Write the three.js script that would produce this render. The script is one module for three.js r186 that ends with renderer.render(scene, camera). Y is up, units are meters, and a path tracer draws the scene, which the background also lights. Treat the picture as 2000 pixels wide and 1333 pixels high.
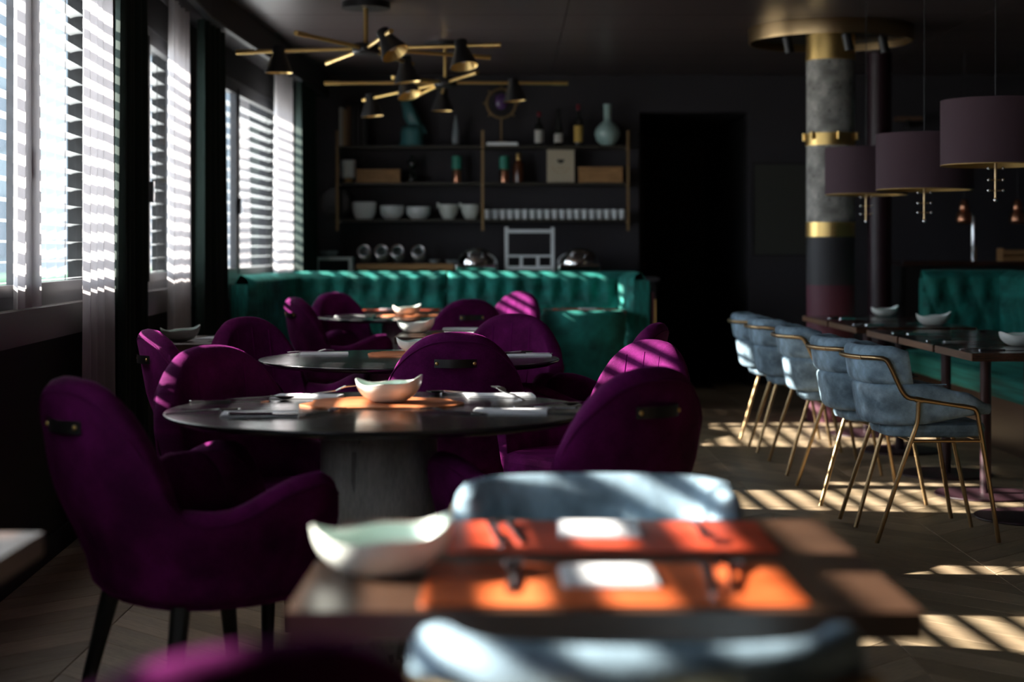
import * as THREE from 'three';
import { mergeGeometries, mergeVertices, toCreasedNormals } from 'three/addons/utils/BufferGeometryUtils.js';
import { RoundedBoxGeometry } from 'three/addons/geometries/RoundedBoxGeometry.js';
import { RectAreaLightUniformsLib } from 'three/addons/lights/RectAreaLightUniformsLib.js';

/* ------------------------------------------------------------------ camera, sky, sun, exposure */
const scene = new THREE.Scene();
const FOCAL = 3300;                                   // focal length in pixels of the 2000 x 1333 frame
const camera = new THREE.PerspectiveCamera(2 * Math.atan(666.5 / FOCAL) * 180 / Math.PI, 2000 / 1333, 0.1, 300);
camera.position.set(0, 1.17, 0);
camera.lookAt(0, 1.17, -10);
camera.setViewOffset(2000, 1333, 0, 176.5, 2000, 1333);   // level camera, lens shifted down: horizon at row 490
camera.focus = 6.0;
camera.userData.fStop = 2.25;
camera.updateProjectionMatrix();

const renderer = new THREE.WebGLRenderer({ antialias: true });
renderer.toneMapping = THREE.LinearToneMapping;
renderer.toneMappingExposure = 1.0;
renderer.shadowMap.enabled = true;

scene.background = new THREE.Color().setRGB(0.80, 0.93, 1.05);
scene.backgroundIntensity = 7.0;

const sun = new THREE.DirectionalLight(new THREE.Color().setRGB(1.0, 0.93, 0.82), 29);
sun.position.set(-20, 0.49 * 20 + 0.5, -6 - 2.0);
sun.target.position.set(0, 0.5, -6);
sun.castShadow = true;
Object.assign(sun.shadow.camera, { left: -14, right: 14, top: 8, bottom: -8, near: 1, far: 60 });
sun.shadow.mapSize.set(4096, 4096);
sun.shadow.radius = 1.0;
scene.add(sun, sun.target);
RectAreaLightUniformsLib.init();

/* ------------------------------------------------------------------ helpers */
let seed = 7;
const rnd = () => { seed = (seed * 1664525 + 1013904223) % 4294967296; return seed / 4294967296; };
const used = new Map();
function numbered(name) { const n = used.get(name) ?? 0; used.set(name, n + 1); return n ? `${name}_${String(n).padStart(3, '0')}` : name; }
const V2 = (x, y) => new THREE.Vector2(x, y), V3 = (x, y, z) => new THREE.Vector3(x, y, z);
function mesh(name, geo, mat, parent) {
  const m = new THREE.Mesh(Array.isArray(geo) ? merge(geo) : geo, mat);
  m.name = parent ? name : numbered(name); m.castShadow = m.receiveShadow = true;
  (parent ?? scene).add(m); return m;
}
function merge(list) {
  const flat = list.map((g) => { const h = g.index ? g.toNonIndexed() : g; for (const k of Object.keys(h.attributes)) if (!['position', 'normal', 'uv'].includes(k)) h.deleteAttribute(k); return h; });
  return mergeGeometries(flat);
}
function tag(o, label, category, group, kind) { o.userData.label = label; o.userData.category = category; if (group) o.userData.group = group; if (kind) o.userData.kind = kind; return o; }
function thing(name, label, category, x = 0, y = 0, d = 0, turn = 0, group) {      // d: metres away from the camera
  const g = new THREE.Group(); g.name = numbered(name); g.position.set(x, y, -d); g.rotation.y = turn; scene.add(g);
  return tag(g, label, category, group);
}
function place(o, x, y, d, turn) { o.position.set(x, y, -d); o.rotation.set(0, turn ?? 0, 0); return o; }
function copyOf(o, name, label, x, y, d, turn, group) {
  const c = o.clone(); c.name = numbered(name); scene.add(c); place(c, x, y, d, turn);
  c.userData = { ...o.userData, label }; if (group) c.userData.group = group; return c;
}
function structure(o) { o.userData.kind = 'structure'; return o; }
const facing = (fx, fd) => Math.atan2(fx, -fd);                                     // turn so that local +z looks to (fx right, fd away)
const box = (w, h, l, x = 0, y = 0, z = 0) => new THREE.BoxGeometry(w, h, l).translate(x, y, z);
const rbox = (w, h, l, r, x = 0, y = 0, z = 0) => new RoundedBoxGeometry(w, h, l, 2, Math.min(r, w / 2.01, h / 2.01, l / 2.01)).translate(x, y, z);
const cyl = (r0, r1, h, x = 0, y = 0, z = 0, n = 24) => new THREE.CylinderGeometry(r0, r1, h, n).translate(x, y, z);
const lathe = (pts, n = 32) => new THREE.LatheGeometry(pts.map(([r, y]) => V2(r, y)), n);
function tube(pts, r, n = 24, radial = 8, tension = 0.5) { return new THREE.TubeGeometry(new THREE.CatmullRomCurve3(pts.map((p) => V3(...p)), false, 'catmullrom', tension), n, r, radial, false); }
function rod(a, b, r0, r1 = r0, n = 12) {
  const A = V3(...a), B = V3(...b), g = new THREE.CylinderGeometry(r1, r0, A.distanceTo(B), n);
  g.applyQuaternion(new THREE.Quaternion().setFromUnitVectors(V3(0, 1, 0), B.clone().sub(A).normalize()));
  const c = A.add(B).multiplyScalar(0.5); return g.translate(c.x, c.y, c.z);
}
function slab(points, h, bevel = 0.004, y = 0) {                                    // outline in (x, z), thickness upwards from y
  const s = new THREE.Shape(points.map(([x, z]) => V2(x, -z)));
  const g = new THREE.ExtrudeGeometry(s, { depth: h - 2 * bevel, bevelEnabled: bevel > 0, bevelThickness: bevel, bevelSize: bevel, bevelOffset: -bevel, bevelSegments: 2, curveSegments: 8 });
  return g.rotateX(-Math.PI / 2).translate(0, y + bevel, 0);
}
function roundRect(w, l, r, n = 6) {
  const p = [];
  for (const [cx, cz, a0] of [[w / 2 - r, l / 2 - r, 0], [-w / 2 + r, l / 2 - r, 90], [-w / 2 + r, -l / 2 + r, 180], [w / 2 - r, -l / 2 + r, 270]])
    for (let i = 0; i <= n; i++) { const a = (a0 + 90 * i / n) * Math.PI / 180; p.push([cx + r * Math.cos(a), cz + r * Math.sin(a)]); }
  return p;
}
function grid(nu, nv, f, closeU = false) {                                          // surface from f(u, v) -> [x, y, z]
  const pos = [], uv = [], idx = [];
  for (let i = 0; i <= nu; i++) for (let j = 0; j <= nv; j++) { pos.push(...f(i / nu, j / nv)); uv.push(i / nu, j / nv); }
  for (let i = 0; i < nu; i++) for (let j = 0; j < nv; j++) { const a = i * (nv + 1) + j, b = a + nv + 1; idx.push(a, b, a + 1, b, b + 1, a + 1); }
  const g = new THREE.BufferGeometry();
  g.setAttribute('position', new THREE.Float32BufferAttribute(pos, 3)); g.setAttribute('uv', new THREE.Float32BufferAttribute(uv, 2)); g.setIndex(idx); g.computeVertexNormals();
  return g;
}

/* ------------------------------------------------------------------ textures */
function lattice(n, s) { let q = s; const r = () => { q = (q * 1103515245 + 12345) % 2147483648; return q / 2147483648; }; return Float32Array.from({ length: n * n }, r); }
function noiseField(size, cells, oct, s, sx = 1, sy = 1) {
  const out = new Float32Array(size * size); let amp = 1, tot = 0;
  for (let o = 0; o < oct; o++) {
    const nx = Math.max(1, Math.round(cells * sx)) << o, ny = Math.max(1, Math.round(cells * sy)) << o, n = Math.max(nx, ny), L = lattice(n, s + o * 77 + 1);
    for (let y = 0; y < size; y++) for (let x = 0; x < size; x++) {
      const fx = x / size * nx, fy = y / size * ny, x0 = Math.floor(fx), y0 = Math.floor(fy); let tx = fx - x0, ty = fy - y0; tx = tx * tx * (3 - 2 * tx); ty = ty * ty * (3 - 2 * ty);
      const at = (a, b) => L[(b % ny) * n + (a % nx)];
      out[y * size + x] += amp * ((at(x0, y0) * (1 - tx) + at(x0 + 1, y0) * tx) * (1 - ty) + (at(x0, y0 + 1) * (1 - tx) + at(x0 + 1, y0 + 1) * tx) * ty);
    }
    tot += amp; amp *= 0.55;
  }
  return out.map((v) => v / tot);
}
function texture(size, f, color = true) {
  const a = new Uint8Array(size * size * 4);
  for (let i = 0; i < size * size; i++) { const c = f(i); for (let k = 0; k < 3; k++) a[i * 4 + k] = Math.max(0, Math.min(255, Math.round(255 * (Array.isArray(c) ? c[k] : c)))); a[i * 4 + 3] = 255; }
  const t = new THREE.DataTexture(a, size, size); t.wrapS = t.wrapT = THREE.RepeatWrapping; t.magFilter = THREE.LinearFilter; t.minFilter = THREE.LinearFilter;
  if (color) t.colorSpace = THREE.SRGBColorSpace; t.needsUpdate = true; return t;
}
const lerp = (a, b, t) => a + (b - a) * t, mix3 = (a, b, t) => a.map((v, k) => lerp(v, b[k], t));
const S = 512;
const grainA = noiseField(S, 3, 5, 11, 1, 14), grainB = noiseField(S, 6, 4, 23, 1, 30), mott = noiseField(S, 5, 5, 31), mott2 = noiseField(S, 9, 4, 57), fine = noiseField(S, 120, 2, 71);
const woodTex = texture(S, (i) => { const t = grainA[i] * 0.65 + grainB[i] * 0.35, k = Math.pow(Math.abs(Math.sin(t * 18)), 0.6); return 0.66 + 0.34 * (0.45 * k + 0.55 * mott[i] * 1.3); });
const woodBump = texture(S, (i) => 0.5 + 0.5 * (grainB[i] - 0.5) * 2, false);
const velvetTex = texture(S, (i) => 0.80 + 0.38 * (mott[i] - 0.5) * 1.6 + 0.10 * (fine[i] - 0.5));
const suedeTex = texture(S, (i) => { const t = Math.max(0, Math.min(1, (mott[i] * 0.6 + mott2[i] * 0.4 - 0.5) * 2.4 + 0.5)); return 0.58 + 0.42 * t + 0.06 * (fine[i] - 0.5); });
const clothBump = texture(S, (i) => fine[i], false);
const concreteTex = texture(S, (i) => { const pit = mott2[i] > 0.72 ? 0.75 : 1; return (0.72 + 0.5 * (mott[i] - 0.5) + 0.12 * (fine[i] - 0.5)) * pit; });
const leatherTex = texture(S, (i) => mix3([0.80, 0.72, 0.62], [1, 1, 1], Math.min(1, Math.max(0, 0.5 + (mott[i] - 0.5) * 2.2))));
const smearTex = texture(S, (i) => 0.55 + 0.5 * (mott[i] - 0.5) + 0.25 * (fine[i] - 0.5), false);
const rep = (t, x, y = x) => { const c = t.clone(); c.repeat.set(x, y); c.needsUpdate = true; return c; };

/* ------------------------------------------------------------------ materials (linear base colours) */
const C = (r, g, b) => new THREE.Color().setRGB(r, g, b);
const std = (c, roughness, extra = {}) => new THREE.MeshStandardMaterial({ color: C(...c), roughness, side: THREE.DoubleSide, ...extra });
const phy = (c, roughness, extra = {}) => new THREE.MeshPhysicalMaterial({ color: C(...c), roughness, side: THREE.DoubleSide, ...extra });
const M = {
  purple: phy([0.165, 0.0095, 0.118], 0.85, { specularIntensity: 0.15, map: rep(velvetTex, 2), sheen: 0.35, sheenColor: C(0.85, 0.08, 0.66), sheenRoughness: 0.45, bumpMap: rep(clothBump, 3), bumpScale: 0.0006 }),
  purpleSeam: phy([0.12, 0.003, 0.09], 0.9, { specularIntensity: 0.15 }),
  blackWood: std([0.012, 0.011, 0.011], 0.45),
  blackLeather: phy([0.012, 0.011, 0.011], 0.32, { clearcoat: 0.3, clearcoatRoughness: 0.3 }),
  brass: std([0.82, 0.56, 0.21], 0.38, { metalness: 1 }),
  bronze: std([0.52, 0.36, 0.19], 0.34, { metalness: 1 }),
  blue: phy([0.42, 0.60, 0.74], 0.85, { specularIntensity: 0.4, map: rep(suedeTex, 2.2), sheen: 0.6, sheenColor: C(0.55, 0.75, 0.95), sheenRoughness: 0.5, bumpMap: rep(clothBump, 4), bumpScale: 0.0005 }),
  blueSeam: phy([0.17, 0.28, 0.38], 0.9),
  green: phy([0.012, 0.290, 0.245], 0.8, { map: rep(velvetTex, 2), sheen: 0.8, sheenColor: C(0.15, 0.75, 0.60), sheenRoughness: 0.45 }),
  walnut: phy([0.085, 0.042, 0.024], 0.38, { map: woodTex, bumpMap: woodBump, bumpScale: 0.0004, clearcoat: 0.35, clearcoatRoughness: 0.28 }),
  darkWalnut: phy([0.055, 0.022, 0.014], 0.25, { map: woodTex, clearcoat: 0.6, clearcoatRoughness: 0.16 }),
  edgeOak: std([0.22, 0.12, 0.07], 0.5, { map: woodTex }),
  tableBlack: phy([0.016, 0.016, 0.018], 0.30, { roughnessMap: smearTex, clearcoat: 0.25, clearcoatRoughness: 0.3 }),
  concrete: std([0.80, 0.78, 0.72], 0.85, { map: rep(concreteTex, 3, 1.5), bumpMap: rep(concreteTex, 3, 1.5), bumpScale: 0.002 }),
  pedestal: std([0.90, 0.87, 0.82], 0.8, { map: rep(concreteTex, 2, 1) }),
  plum: std([0.10, 0.022, 0.042], 0.6),
  plumMetal: std([0.030, 0.010, 0.016], 0.45),
  greyPaint: std([0.035, 0.035, 0.040], 0.6),
  leather: phy([0.80, 0.18, 0.055], 0.42, { map: rep(leatherTex, 2), bumpMap: rep(mottBump(), 4), bumpScale: 0.0006 }),
  leatherRed: phy([0.62, 0.085, 0.040], 0.42, { map: rep(leatherTex, 2), bumpMap: rep(mottBump(), 4), bumpScale: 0.0006 }),
  hide: phy([0.72, 0.26, 0.11], 0.5, { map: rep(leatherTex, 1.5) }),
  napkin: std([0.82, 0.83, 0.86], 0.9, { bumpMap: rep(clothBump, 2), bumpScale: 0.0004 }),
  steel: std([0.72, 0.72, 0.74], 0.16, { metalness: 1 }),
  chrome: std([0.85, 0.85, 0.86], 0.07, { metalness: 1 }),
  porcelain: phy([0.72, 0.75, 0.70], 0.35, { clearcoat: 0.5, clearcoatRoughness: 0.12 }),
  porcelainIn: phy([0.62, 0.76, 0.70], 0.3, { clearcoat: 0.6, clearcoatRoughness: 0.1 }),
  white: phy([0.85, 0.89, 0.90], 0.45, { clearcoat: 0.2 }),
  celadon: phy([0.36, 0.52, 0.49], 0.25, { clearcoat: 0.6, clearcoatRoughness: 0.1 }),
  teal: phy([0.06, 0.20, 0.21], 0.4, { clearcoat: 0.3 }),
  tealCap: std([0.04, 0.28, 0.20], 0.5),
  copper: std([0.85, 0.40, 0.24], 0.28, { metalness: 1 }),
  pine: std([0.50, 0.26, 0.10], 0.6, { map: woodTex }),
  cream: std([0.55, 0.47, 0.34], 0.8),
  ink: std([0.02, 0.02, 0.02], 0.8),
  wallDark: std([0.034, 0.030, 0.035], 0.75, { bumpMap: rep(clothBump, 6), bumpScale: 0.0005 }),
  wallBlack: std([0.006, 0.0055, 0.006], 0.7),
  ceiling: phy([0.085, 0.066, 0.066], 0.32),
  ceilingGap: std([0.006, 0.006, 0.006], 0.9),
  frame: std([0.035, 0.036, 0.042], 0.45),
  sill: phy([0.12, 0.105, 0.10], 0.33, { metalness: 0.35 }),
  slat: std([0.62, 0.64, 0.65], 0.45),
  glass: phy([1, 1, 1], 0.0, { transmission: 1, thickness: 0, ior: 1.45, transparent: false }),
  sheer: phy([0.54, 0.505, 0.525], 0.95, { transmission: 0.45, thickness: 0 }),
  drape: phy([0.005, 0.017, 0.013], 0.9, { sheen: 0.25, sheenColor: C(0.02, 0.10, 0.07), sheenRoughness: 0.5 }),
  shelfBoard: std([0.045, 0.038, 0.025], 0.5),
  antique: std([0.33, 0.22, 0.11], 0.5, { metalness: 0.8 }),
  shade: std([0.070, 0.036, 0.048], 0.85, { bumpMap: rep(clothBump, 5), bumpScale: 0.0004 }),
  shadeGold: std([0.60, 0.40, 0.14], 0.4, { metalness: 0.6 }),
  blackMetal: std([0.012, 0.012, 0.013], 0.42),
  goldInside: std([0.80, 0.56, 0.22], 0.35, { metalness: 0.7 }),
  bulb: phy([0.9, 0.88, 0.82], 0.3, {}),
  crystal: phy([0.95, 0.97, 0.98], 0.02, { transmission: 1, thickness: 0.01, ior: 1.5 }),
  bottleDark: phy([0.010, 0.012, 0.010], 0.08, { clearcoat: 0.6 }),
  amber: phy([0.10, 0.030, 0.012], 0.15, { clearcoat: 0.6 }),
  redFoil: std([0.25, 0.015, 0.03], 0.4),
  paper: std([0.62, 0.60, 0.55], 0.8),
  goldPaper: std([0.62, 0.40, 0.09], 0.6),
  clearGlass: phy([0.96, 0.98, 0.98], 0.03, { transmission: 1, thickness: 0, ior: 1.45 }),
  smoke: phy([0.25, 0.29, 0.31], 0.12, { clearcoat: 0.5 }),
  amethyst: phy([0.11, 0.045, 0.17], 0.3, { clearcoat: 0.5 }),
  bookBrown: std([0.16, 0.075, 0.033], 0.7), bookGrey: std([0.60, 0.60, 0.58], 0.7), bookDark: std([0.012, 0.009, 0.009], 0.7), bookTan: std([0.48, 0.32, 0.18], 0.7),
  board: std([0.042, 0.043, 0.034], 0.6),
  pavement: std([0.42, 0.42, 0.40], 0.9), facade: std([0.155, 0.185, 0.205], 0.85), facadeDark: std([0.10, 0.12, 0.14], 0.25), hedge: std([0.05, 0.12, 0.06], 0.9),
};
function mottBump() { return texture(S, (i) => mott2[i], false); }

/* ------------------------------------------------------------------ setting: floor */
const CEIL = 2.7, BACK = 14.75, FRONT = -2.6, RIGHT = 4.7;
const wallX = (d) => d < 9.7 ? -1.716 - 0.0517 * (d - 5.66) : -1.925 + 0.0245 * (d - 9.7);   // inner face of the window wall, a blunt bend at 9.7 m
{
  const floor = structure(mesh('floor', box(RIGHT + 2.6, 0.12, BACK - FRONT + 0.6, (RIGHT - 2.2) / 2, -0.0685, -(BACK + FRONT) / 2), std([0.03, 0.022, 0.015], 0.9)));
  tag(floor, 'chevron parquet floor of brown oak boards', 'floor');
  const tints = [[0.43, 0.325, 0.205], [0.37, 0.28, 0.172], [0.48, 0.365, 0.235], [0.33, 0.245, 0.150], [0.41, 0.30, 0.188], [0.51, 0.385, 0.248]];
  const mats = tints.map((c, k) => { const t = woodTex.clone(); t.offset.set(k * 0.37, k * 0.61); t.needsUpdate = true; return phy(c, 0.48, { map: t, bumpMap: woodBump, bumpScale: 0.0003, clearcoat: 0.12, clearcoatRoughness: 0.4 }); });
  const W = 0.6, P = 0.205, all = [];
  // one board: parallelogram across its column, ends cut along the seam, slightly chamfered
  const boardGeo = (up) => {
    const gap = 0.0012, h = 0.0085, s = up ? 1 : -1, out = [[gap, 0], [W - gap, s * W], [W - gap, s * W + P - 0.003], [gap, P - 0.003]];
    const pos = [], uv = [], idx = [], add = (x, y, z, e) => { pos.push(x, y, -z); uv.push((x * 0.7 + z * 0.7 * s) * 1.1, (z - s * x) * 1.1 + e); };
    const cx = W / 2, cz = (s * W + P) / 2;
    for (const [x, z] of out) add(x, -h, z, 0);
    for (const [x, z] of out) add(x, -0.0012, z, 0);
    for (const [x, z] of out) add(x + Math.sign(cx - x) * 0.0014, 0, z + ((z - s * x) < P / 2 ? 0.0014 : -0.0014), 0);
    for (let k = 0; k < 4; k++) { const n = (k + 1) % 4; for (const r of [0, 4]) idx.push(r + k, r + n, r + n + 4, r + k, r + n + 4, r + k + 4); }
    idx.push(8, 9, 10, 8, 10, 11);
    const g = new THREE.BufferGeometry(); g.setAttribute('position', new THREE.Float32BufferAttribute(pos, 3)); g.setAttribute('uv', new THREE.Float32BufferAttribute(uv, 2)); g.setIndex(idx);
    const f = g.toNonIndexed(); f.computeVertexNormals(); return f;
  };
  const geos = [boardGeo(true), boardGeo(false)];
  for (let c = -3; c < 7; c++) {
    const x0 = -0.05 + W * c, up = c % 2 ? 1 : 0;
    for (let d = FRONT - 0.5; d < BACK; d += P) {
      const base = up ? d : d + W;
      const dm = base + (up ? W / 2 : -W / 2), xm = x0 + W / 2, sx = 1000 + xm / dm * 3300, sy = 490 + 1.17 / dm * 3300;
      const seen = dm > 3.5 && sx > -120 && sx < 2150 && sy < 1450;
      all.push({ x0, base, up, mat: Math.floor(rnd() * mats.length), rank: (seen ? (xm > 0.3 || (xm < -0.6 && dm < 6.6) ? 0 : 40) : 100) + dm });
    }
  }
  all.sort((a, b) => a.rank - b.rank);
  const rest = mats.map(() => []);
  all.forEach((b, k) => {
    if (b.x0 < -2.3 || b.base > BACK + 0.1) return;
    if (k < 298) { const m = mesh('plank', geos[b.up ? 0 : 1], mats[b.mat], floor); m.position.set(b.x0, 0, -b.base); }
    else rest[b.mat].push(geos[b.up ? 0 : 1].clone().translate(b.x0, 0, -b.base));
  });
  const joined = mergeGeometries(rest.map((r) => mergeGeometries(r)), true);
  const far = new THREE.Mesh(joined, mats); far.name = 'planks'; far.castShadow = far.receiveShadow = true; far.userData.kind = 'stuff'; floor.add(far);
}

/* ------------------------------------------------------------------ setting: ceiling */
{
  const top = structure(mesh('ceiling', box(RIGHT + 2.6, 0.15, BACK - FRONT + 0.6, (RIGHT - 2.2) / 2, CEIL + 0.095, -(BACK + FRONT) / 2), M.ceilingGap));
  tag(top, 'dark ceiling of wide satin panels', 'ceiling');
  const w = 0.75, cut = [-2.35, 0.35, 3.05, RIGHT];
  const geos = cut.slice(1).map((x, k) => rbox(x - cut[k] - 0.006, 0.02, w - 0.008, 0.002, (x + cut[k]) / 2, 0, 0));
  for (let d = FRONT + w / 2 + 0.05; d < BACK; d += w) geos.forEach((g) => mesh('panel', g, M.ceiling, top).position.set(0, CEIL + 0.01, -d));
}

/* ------------------------------------------------------------------ setting: walls */
function prism(d0, d1, y0, y1, o0, o1) {                    // a box that follows the window wall between two distances; o: offset from its inner face, room side positive
  const p = [[d0, o0], [d0, o1], [d1, o1], [d1, o0]].map(([d, o]) => [wallX(d === 9.7 && d1 === 9.7 ? 9.6999 : d) + o, -d]);
  const v = [], idx = [];
  for (const y of [y0, y1]) for (const [x, z] of p) v.push(x, y, z);
  idx.push(0, 1, 2, 0, 2, 3, 4, 6, 5, 4, 7, 6); for (let k = 0; k < 4; k++) { const n = (k + 1) % 4; idx.push(k, k + 4, n + 4, k, n + 4, n); }
  const g = new THREE.BufferGeometry(); g.setAttribute('position', new THREE.Float32BufferAttribute(v, 3)); g.setIndex(idx);
  const f = g.toNonIndexed(); f.setAttribute('uv', new THREE.Float32BufferAttribute(new Float32Array(f.attributes.position.count * 2), 2)); f.computeVertexNormals(); return f;
}
const WINDOWS = [[0.95, 3.3], [4.6, 7.4], [7.75, 9.68], [10.36, 13.6]];
const SILL = 0.965, HEAD = 2.33;
{
  const parts = [];
  const cuts = [FRONT, ...WINDOWS.flat(), BACK + 0.2];
  for (const [a, b] of [[FRONT, 9.7], [9.7, BACK + 0.2]]) { parts.push(prism(a, b, -0.1, SILL - 0.02, -0.14, 0), prism(a, b, HEAD, CEIL + 0.1, -0.14, 0)); }
  for (let k = 0; k < cuts.length; k += 2) for (const [a, b] of cuts[k] < 9.7 && cuts[k + 1] > 9.7 ? [[cuts[k], 9.7], [9.7, cuts[k + 1]]] : [[cuts[k], cuts[k + 1]]]) parts.push(prism(a, b, SILL - 0.02, HEAD, -0.14, 0));
  tag(structure(mesh('wall_left', parts, M.wallBlack)), 'black window wall with piers between the windows', 'wall');
  tag(structure(mesh('trim_1', [prism(FRONT, 9.7, 2.52, CEIL, 0, 0.20), prism(9.7, BACK, 2.52, CEIL, 0, 0.20)], M.wallDark)), 'dark curtain pelmet running along the window wall', 'trim');
  const rail = tag(structure(mesh('trim_2', [prism(FRONT, 9.7, 2.505, 2.52, 0.16, 0.20), prism(9.7, BACK, 2.505, 2.52, 0.16, 0.20)], M.frame)), 'slim curtain rail under the pelmet', 'trim');
  const ledge = tag(structure(mesh('trim_3', [prism(FRONT, 9.7, 0.845, SILL, -0.05, 0.05), prism(9.7, 11.0, 0.845, SILL, -0.05, 0.05), prism(11.0, BACK, 0.845, SILL, -0.05, 0.0)], M.sill)), 'satin grey window ledge with deep front panel', 'ledge');
  tag(structure(mesh('baseboard_left', [prism(FRONT, 9.7, 0, 0.09, 0, 0.012), prism(9.7, BACK, 0, 0.09, 0, 0.012)], M.wallBlack)), 'black baseboard under the windows', 'baseboard');
  tag(structure(mesh('wall_back', [box(3.5, CEIL + 0.2, 0.2, -0.64, CEIL / 2, -BACK - 0.1), box(2.83, CEIL + 0.2, 0.2, 3.485, CEIL / 2, -BACK - 0.1), box(0.96, CEIL + 0.1 - 2.38, 0.2, 1.59, (CEIL + 0.1 + 2.38) / 2, -BACK - 0.1)], M.wallDark)), 'dark charcoal end wall behind the shelves', 'wall');
  tag(structure(mesh('wall_passage', [box(0.1, 2.5, 3.2, 1.06, 1.2, -BACK - 1.8), box(0.1, 2.5, 3.2, 2.12, 1.2, -BACK - 1.8), box(1.16, 2.5, 0.1, 1.59, 1.2, -BACK - 3.4), box(1.16, 0.1, 3.2, 1.59, 2.43, -BACK - 1.8), box(1.16, 0.1, 3.4, 1.59, -0.05, -BACK - 1.7)], M.wallBlack)), 'unlit black passage leading out of the end wall', 'wall');
  tag(structure(mesh('wall_right', box(0.2, CEIL + 0.2, BACK - FRONT + 0.4, RIGHT + 0.1, CEIL / 2, -(BACK + FRONT) / 2), M.wallBlack)), 'black side wall', 'wall');
  tag(structure(mesh('wall_front', box(RIGHT + 2.8, CEIL + 0.2, 0.2, (RIGHT - 2.0) / 2, CEIL / 2, -FRONT + 0.1), M.wallBlack)), 'black wall behind the viewpoint', 'wall');
}

/* windows, blinds, curtains */
const OUT = ['beside the front table', 'nearest in view', 'middle one in view', 'farthest, by the green banquette'];
WINDOWS.forEach(([a, b], n) => {
  const w = tag(structure(new THREE.Group()), `dark framed window, ${OUT[n]}`, 'window'); w.name = `window_${n + 1}`; scene.add(w);
  const fr = 0.045, m = [2.53, 6.0, 8.72, 11.6][n], c = (a + b) / 2, y0 = SILL, y1 = HEAD, o0 = -0.05, o1 = -0.008;
  mesh('frame', [prism(a, b, y0, y0 + fr, o0, o1), prism(a, b, y1 - fr, y1, o0, o1), prism(a, a + fr, y0, y1, o0, o1), prism(b - fr, b, y0, y1, o0, o1)], M.frame, w);
  mesh('mullion', prism(m - 0.035, m + 0.035, y0 + fr, y1 - fr, o0, o1), M.frame, w);
  for (const [p, q] of [[a + fr, m - 0.035], [m + 0.035, b - fr]]) {
    const s = mesh('sash', [prism(p, q, y0 + fr, y0 + fr + 0.04, -0.045, -0.003), prism(p, q, y1 - fr - 0.04, y1 - fr, -0.045, -0.003), prism(p, p + 0.035, y0 + fr, y1 - fr, -0.045, -0.003), prism(q - 0.035, q, y0 + fr, y1 - fr, -0.045, -0.003)], M.frame, w);
    mesh('pane', grid(1, 1, (u, v) => { const d = lerp(p + 0.03, q - 0.03, u); return [wallX(d) - 0.025, lerp(y0 + fr + 0.03, y1 - fr - 0.03, v), -d]; }), M.glass, s);
  }
  mesh('handle', [prism(m + 0.042, m + 0.06, 1.42, 1.53, -0.003, 0.02)], M.steel, w);

  const blind = thing('venetian_blind', `open outdoor venetian blind with pale slats, at the window ${OUT[n]}`, 'blind', 0, 0, 0, 0, 'venetian blinds');
  const dx = (wallX(b) - wallX(a)) / (b - a), turn = Math.atan2(-dx, 1), len = (b - a - 0.02) * Math.hypot(1, dx), mid = wallX(c) - 0.094;
  blind.position.set(mid, 0, -c); blind.rotation.y = turn;
  const sg = grid(1, 6, (u, v) => { const t = v - 0.5, tilt = 0.13; return [t * 0.062, t * 0.062 * tilt + 0.004 * (1 - 4 * t * t), (u - 0.5) * len]; });
  for (let y = SILL + 0.01; y < HEAD - 0.07; y += 0.076) mesh('slat', sg, M.slat, blind).position.y = y;
  mesh('head_rail', box(0.07, 0.05, len, 0, HEAD - 0.026, 0), M.frame, blind);
  for (const s of [-0.36, 0.36]) mesh('ladder_cord', box(0.003, HEAD - SILL, 0.012, 0.028, (HEAD + SILL) / 2, s * len), M.blackMetal, blind);
});
function curtain(name, label, category, d0, d1, off, depth, folds, mat, group, yTop = 2.505, yBot = 0.012, lean = 0.12, phase = 0) {
  const th = 0.004, mid = (d0 + d1) / 2;
  const shape = (side) => grid(folds * 10, 14, (u, v) => {
    const narrow = 1 - lean * v, e = u - 0.5, d = mid + e * (d1 - d0) * narrow;
    const w = Math.sin(u * folds * 2 * Math.PI + phase) * depth * (0.75 + 0.25 * (1 - v)) + Math.sin(u * folds * 4.3 + v * 1.4 + phase) * depth * 0.3;
    return [wallX(d) + off + w + side, lerp(yBot, yTop, v), -d];
  });
  return tag(mesh(name, shape(0), mat), label, category, group);
}
curtain('sheer_curtain', 'white sheer curtain beside the nearest window in view, striped with sunlight', 'curtain', 6.58, 7.30, 0.085, 0.022, 4, M.sheer, 'sheer curtains', 2.505, 0.012, 0.10);
curtain('sheer_curtain', 'white sheer curtain beside the middle window, between two dark drapes', 'curtain', 8.85, 9.62, 0.085, 0.022, 5, M.sheer, 'sheer curtains', 2.505, 0.012, 0.12, 1);
curtain('sheer_curtain', 'white sheer curtain at the far end, above the green banquette', 'curtain', 12.30, 13.05, 0.135, 0.020, 4, M.sheer, 'sheer curtains', 2.505, 0.985, 0.10, 2);
curtain('sheer_curtain', 'narrow white sheer hanging against the pane of the nearest window in view', 'curtain', 5.72, 6.08, 0.03, 0.012, 3, M.sheer, 'sheer curtains', HEAD - 0.01, SILL + 0.004, 0.05, 1.5);
curtain('drape', 'black green velvet drape next to the nearest window in view', 'curtain', 7.16, 7.96, 0.115, 0.03, 5, M.drape, 'dark drapes', 2.505, 0.012, 0.16);
curtain('drape', 'black green velvet drape between the middle and far windows', 'curtain', 9.62, 10.42, 0.135, 0.03, 6, M.drape, 'dark drapes', 2.505, 0.012, 0.22, 1);
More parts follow.
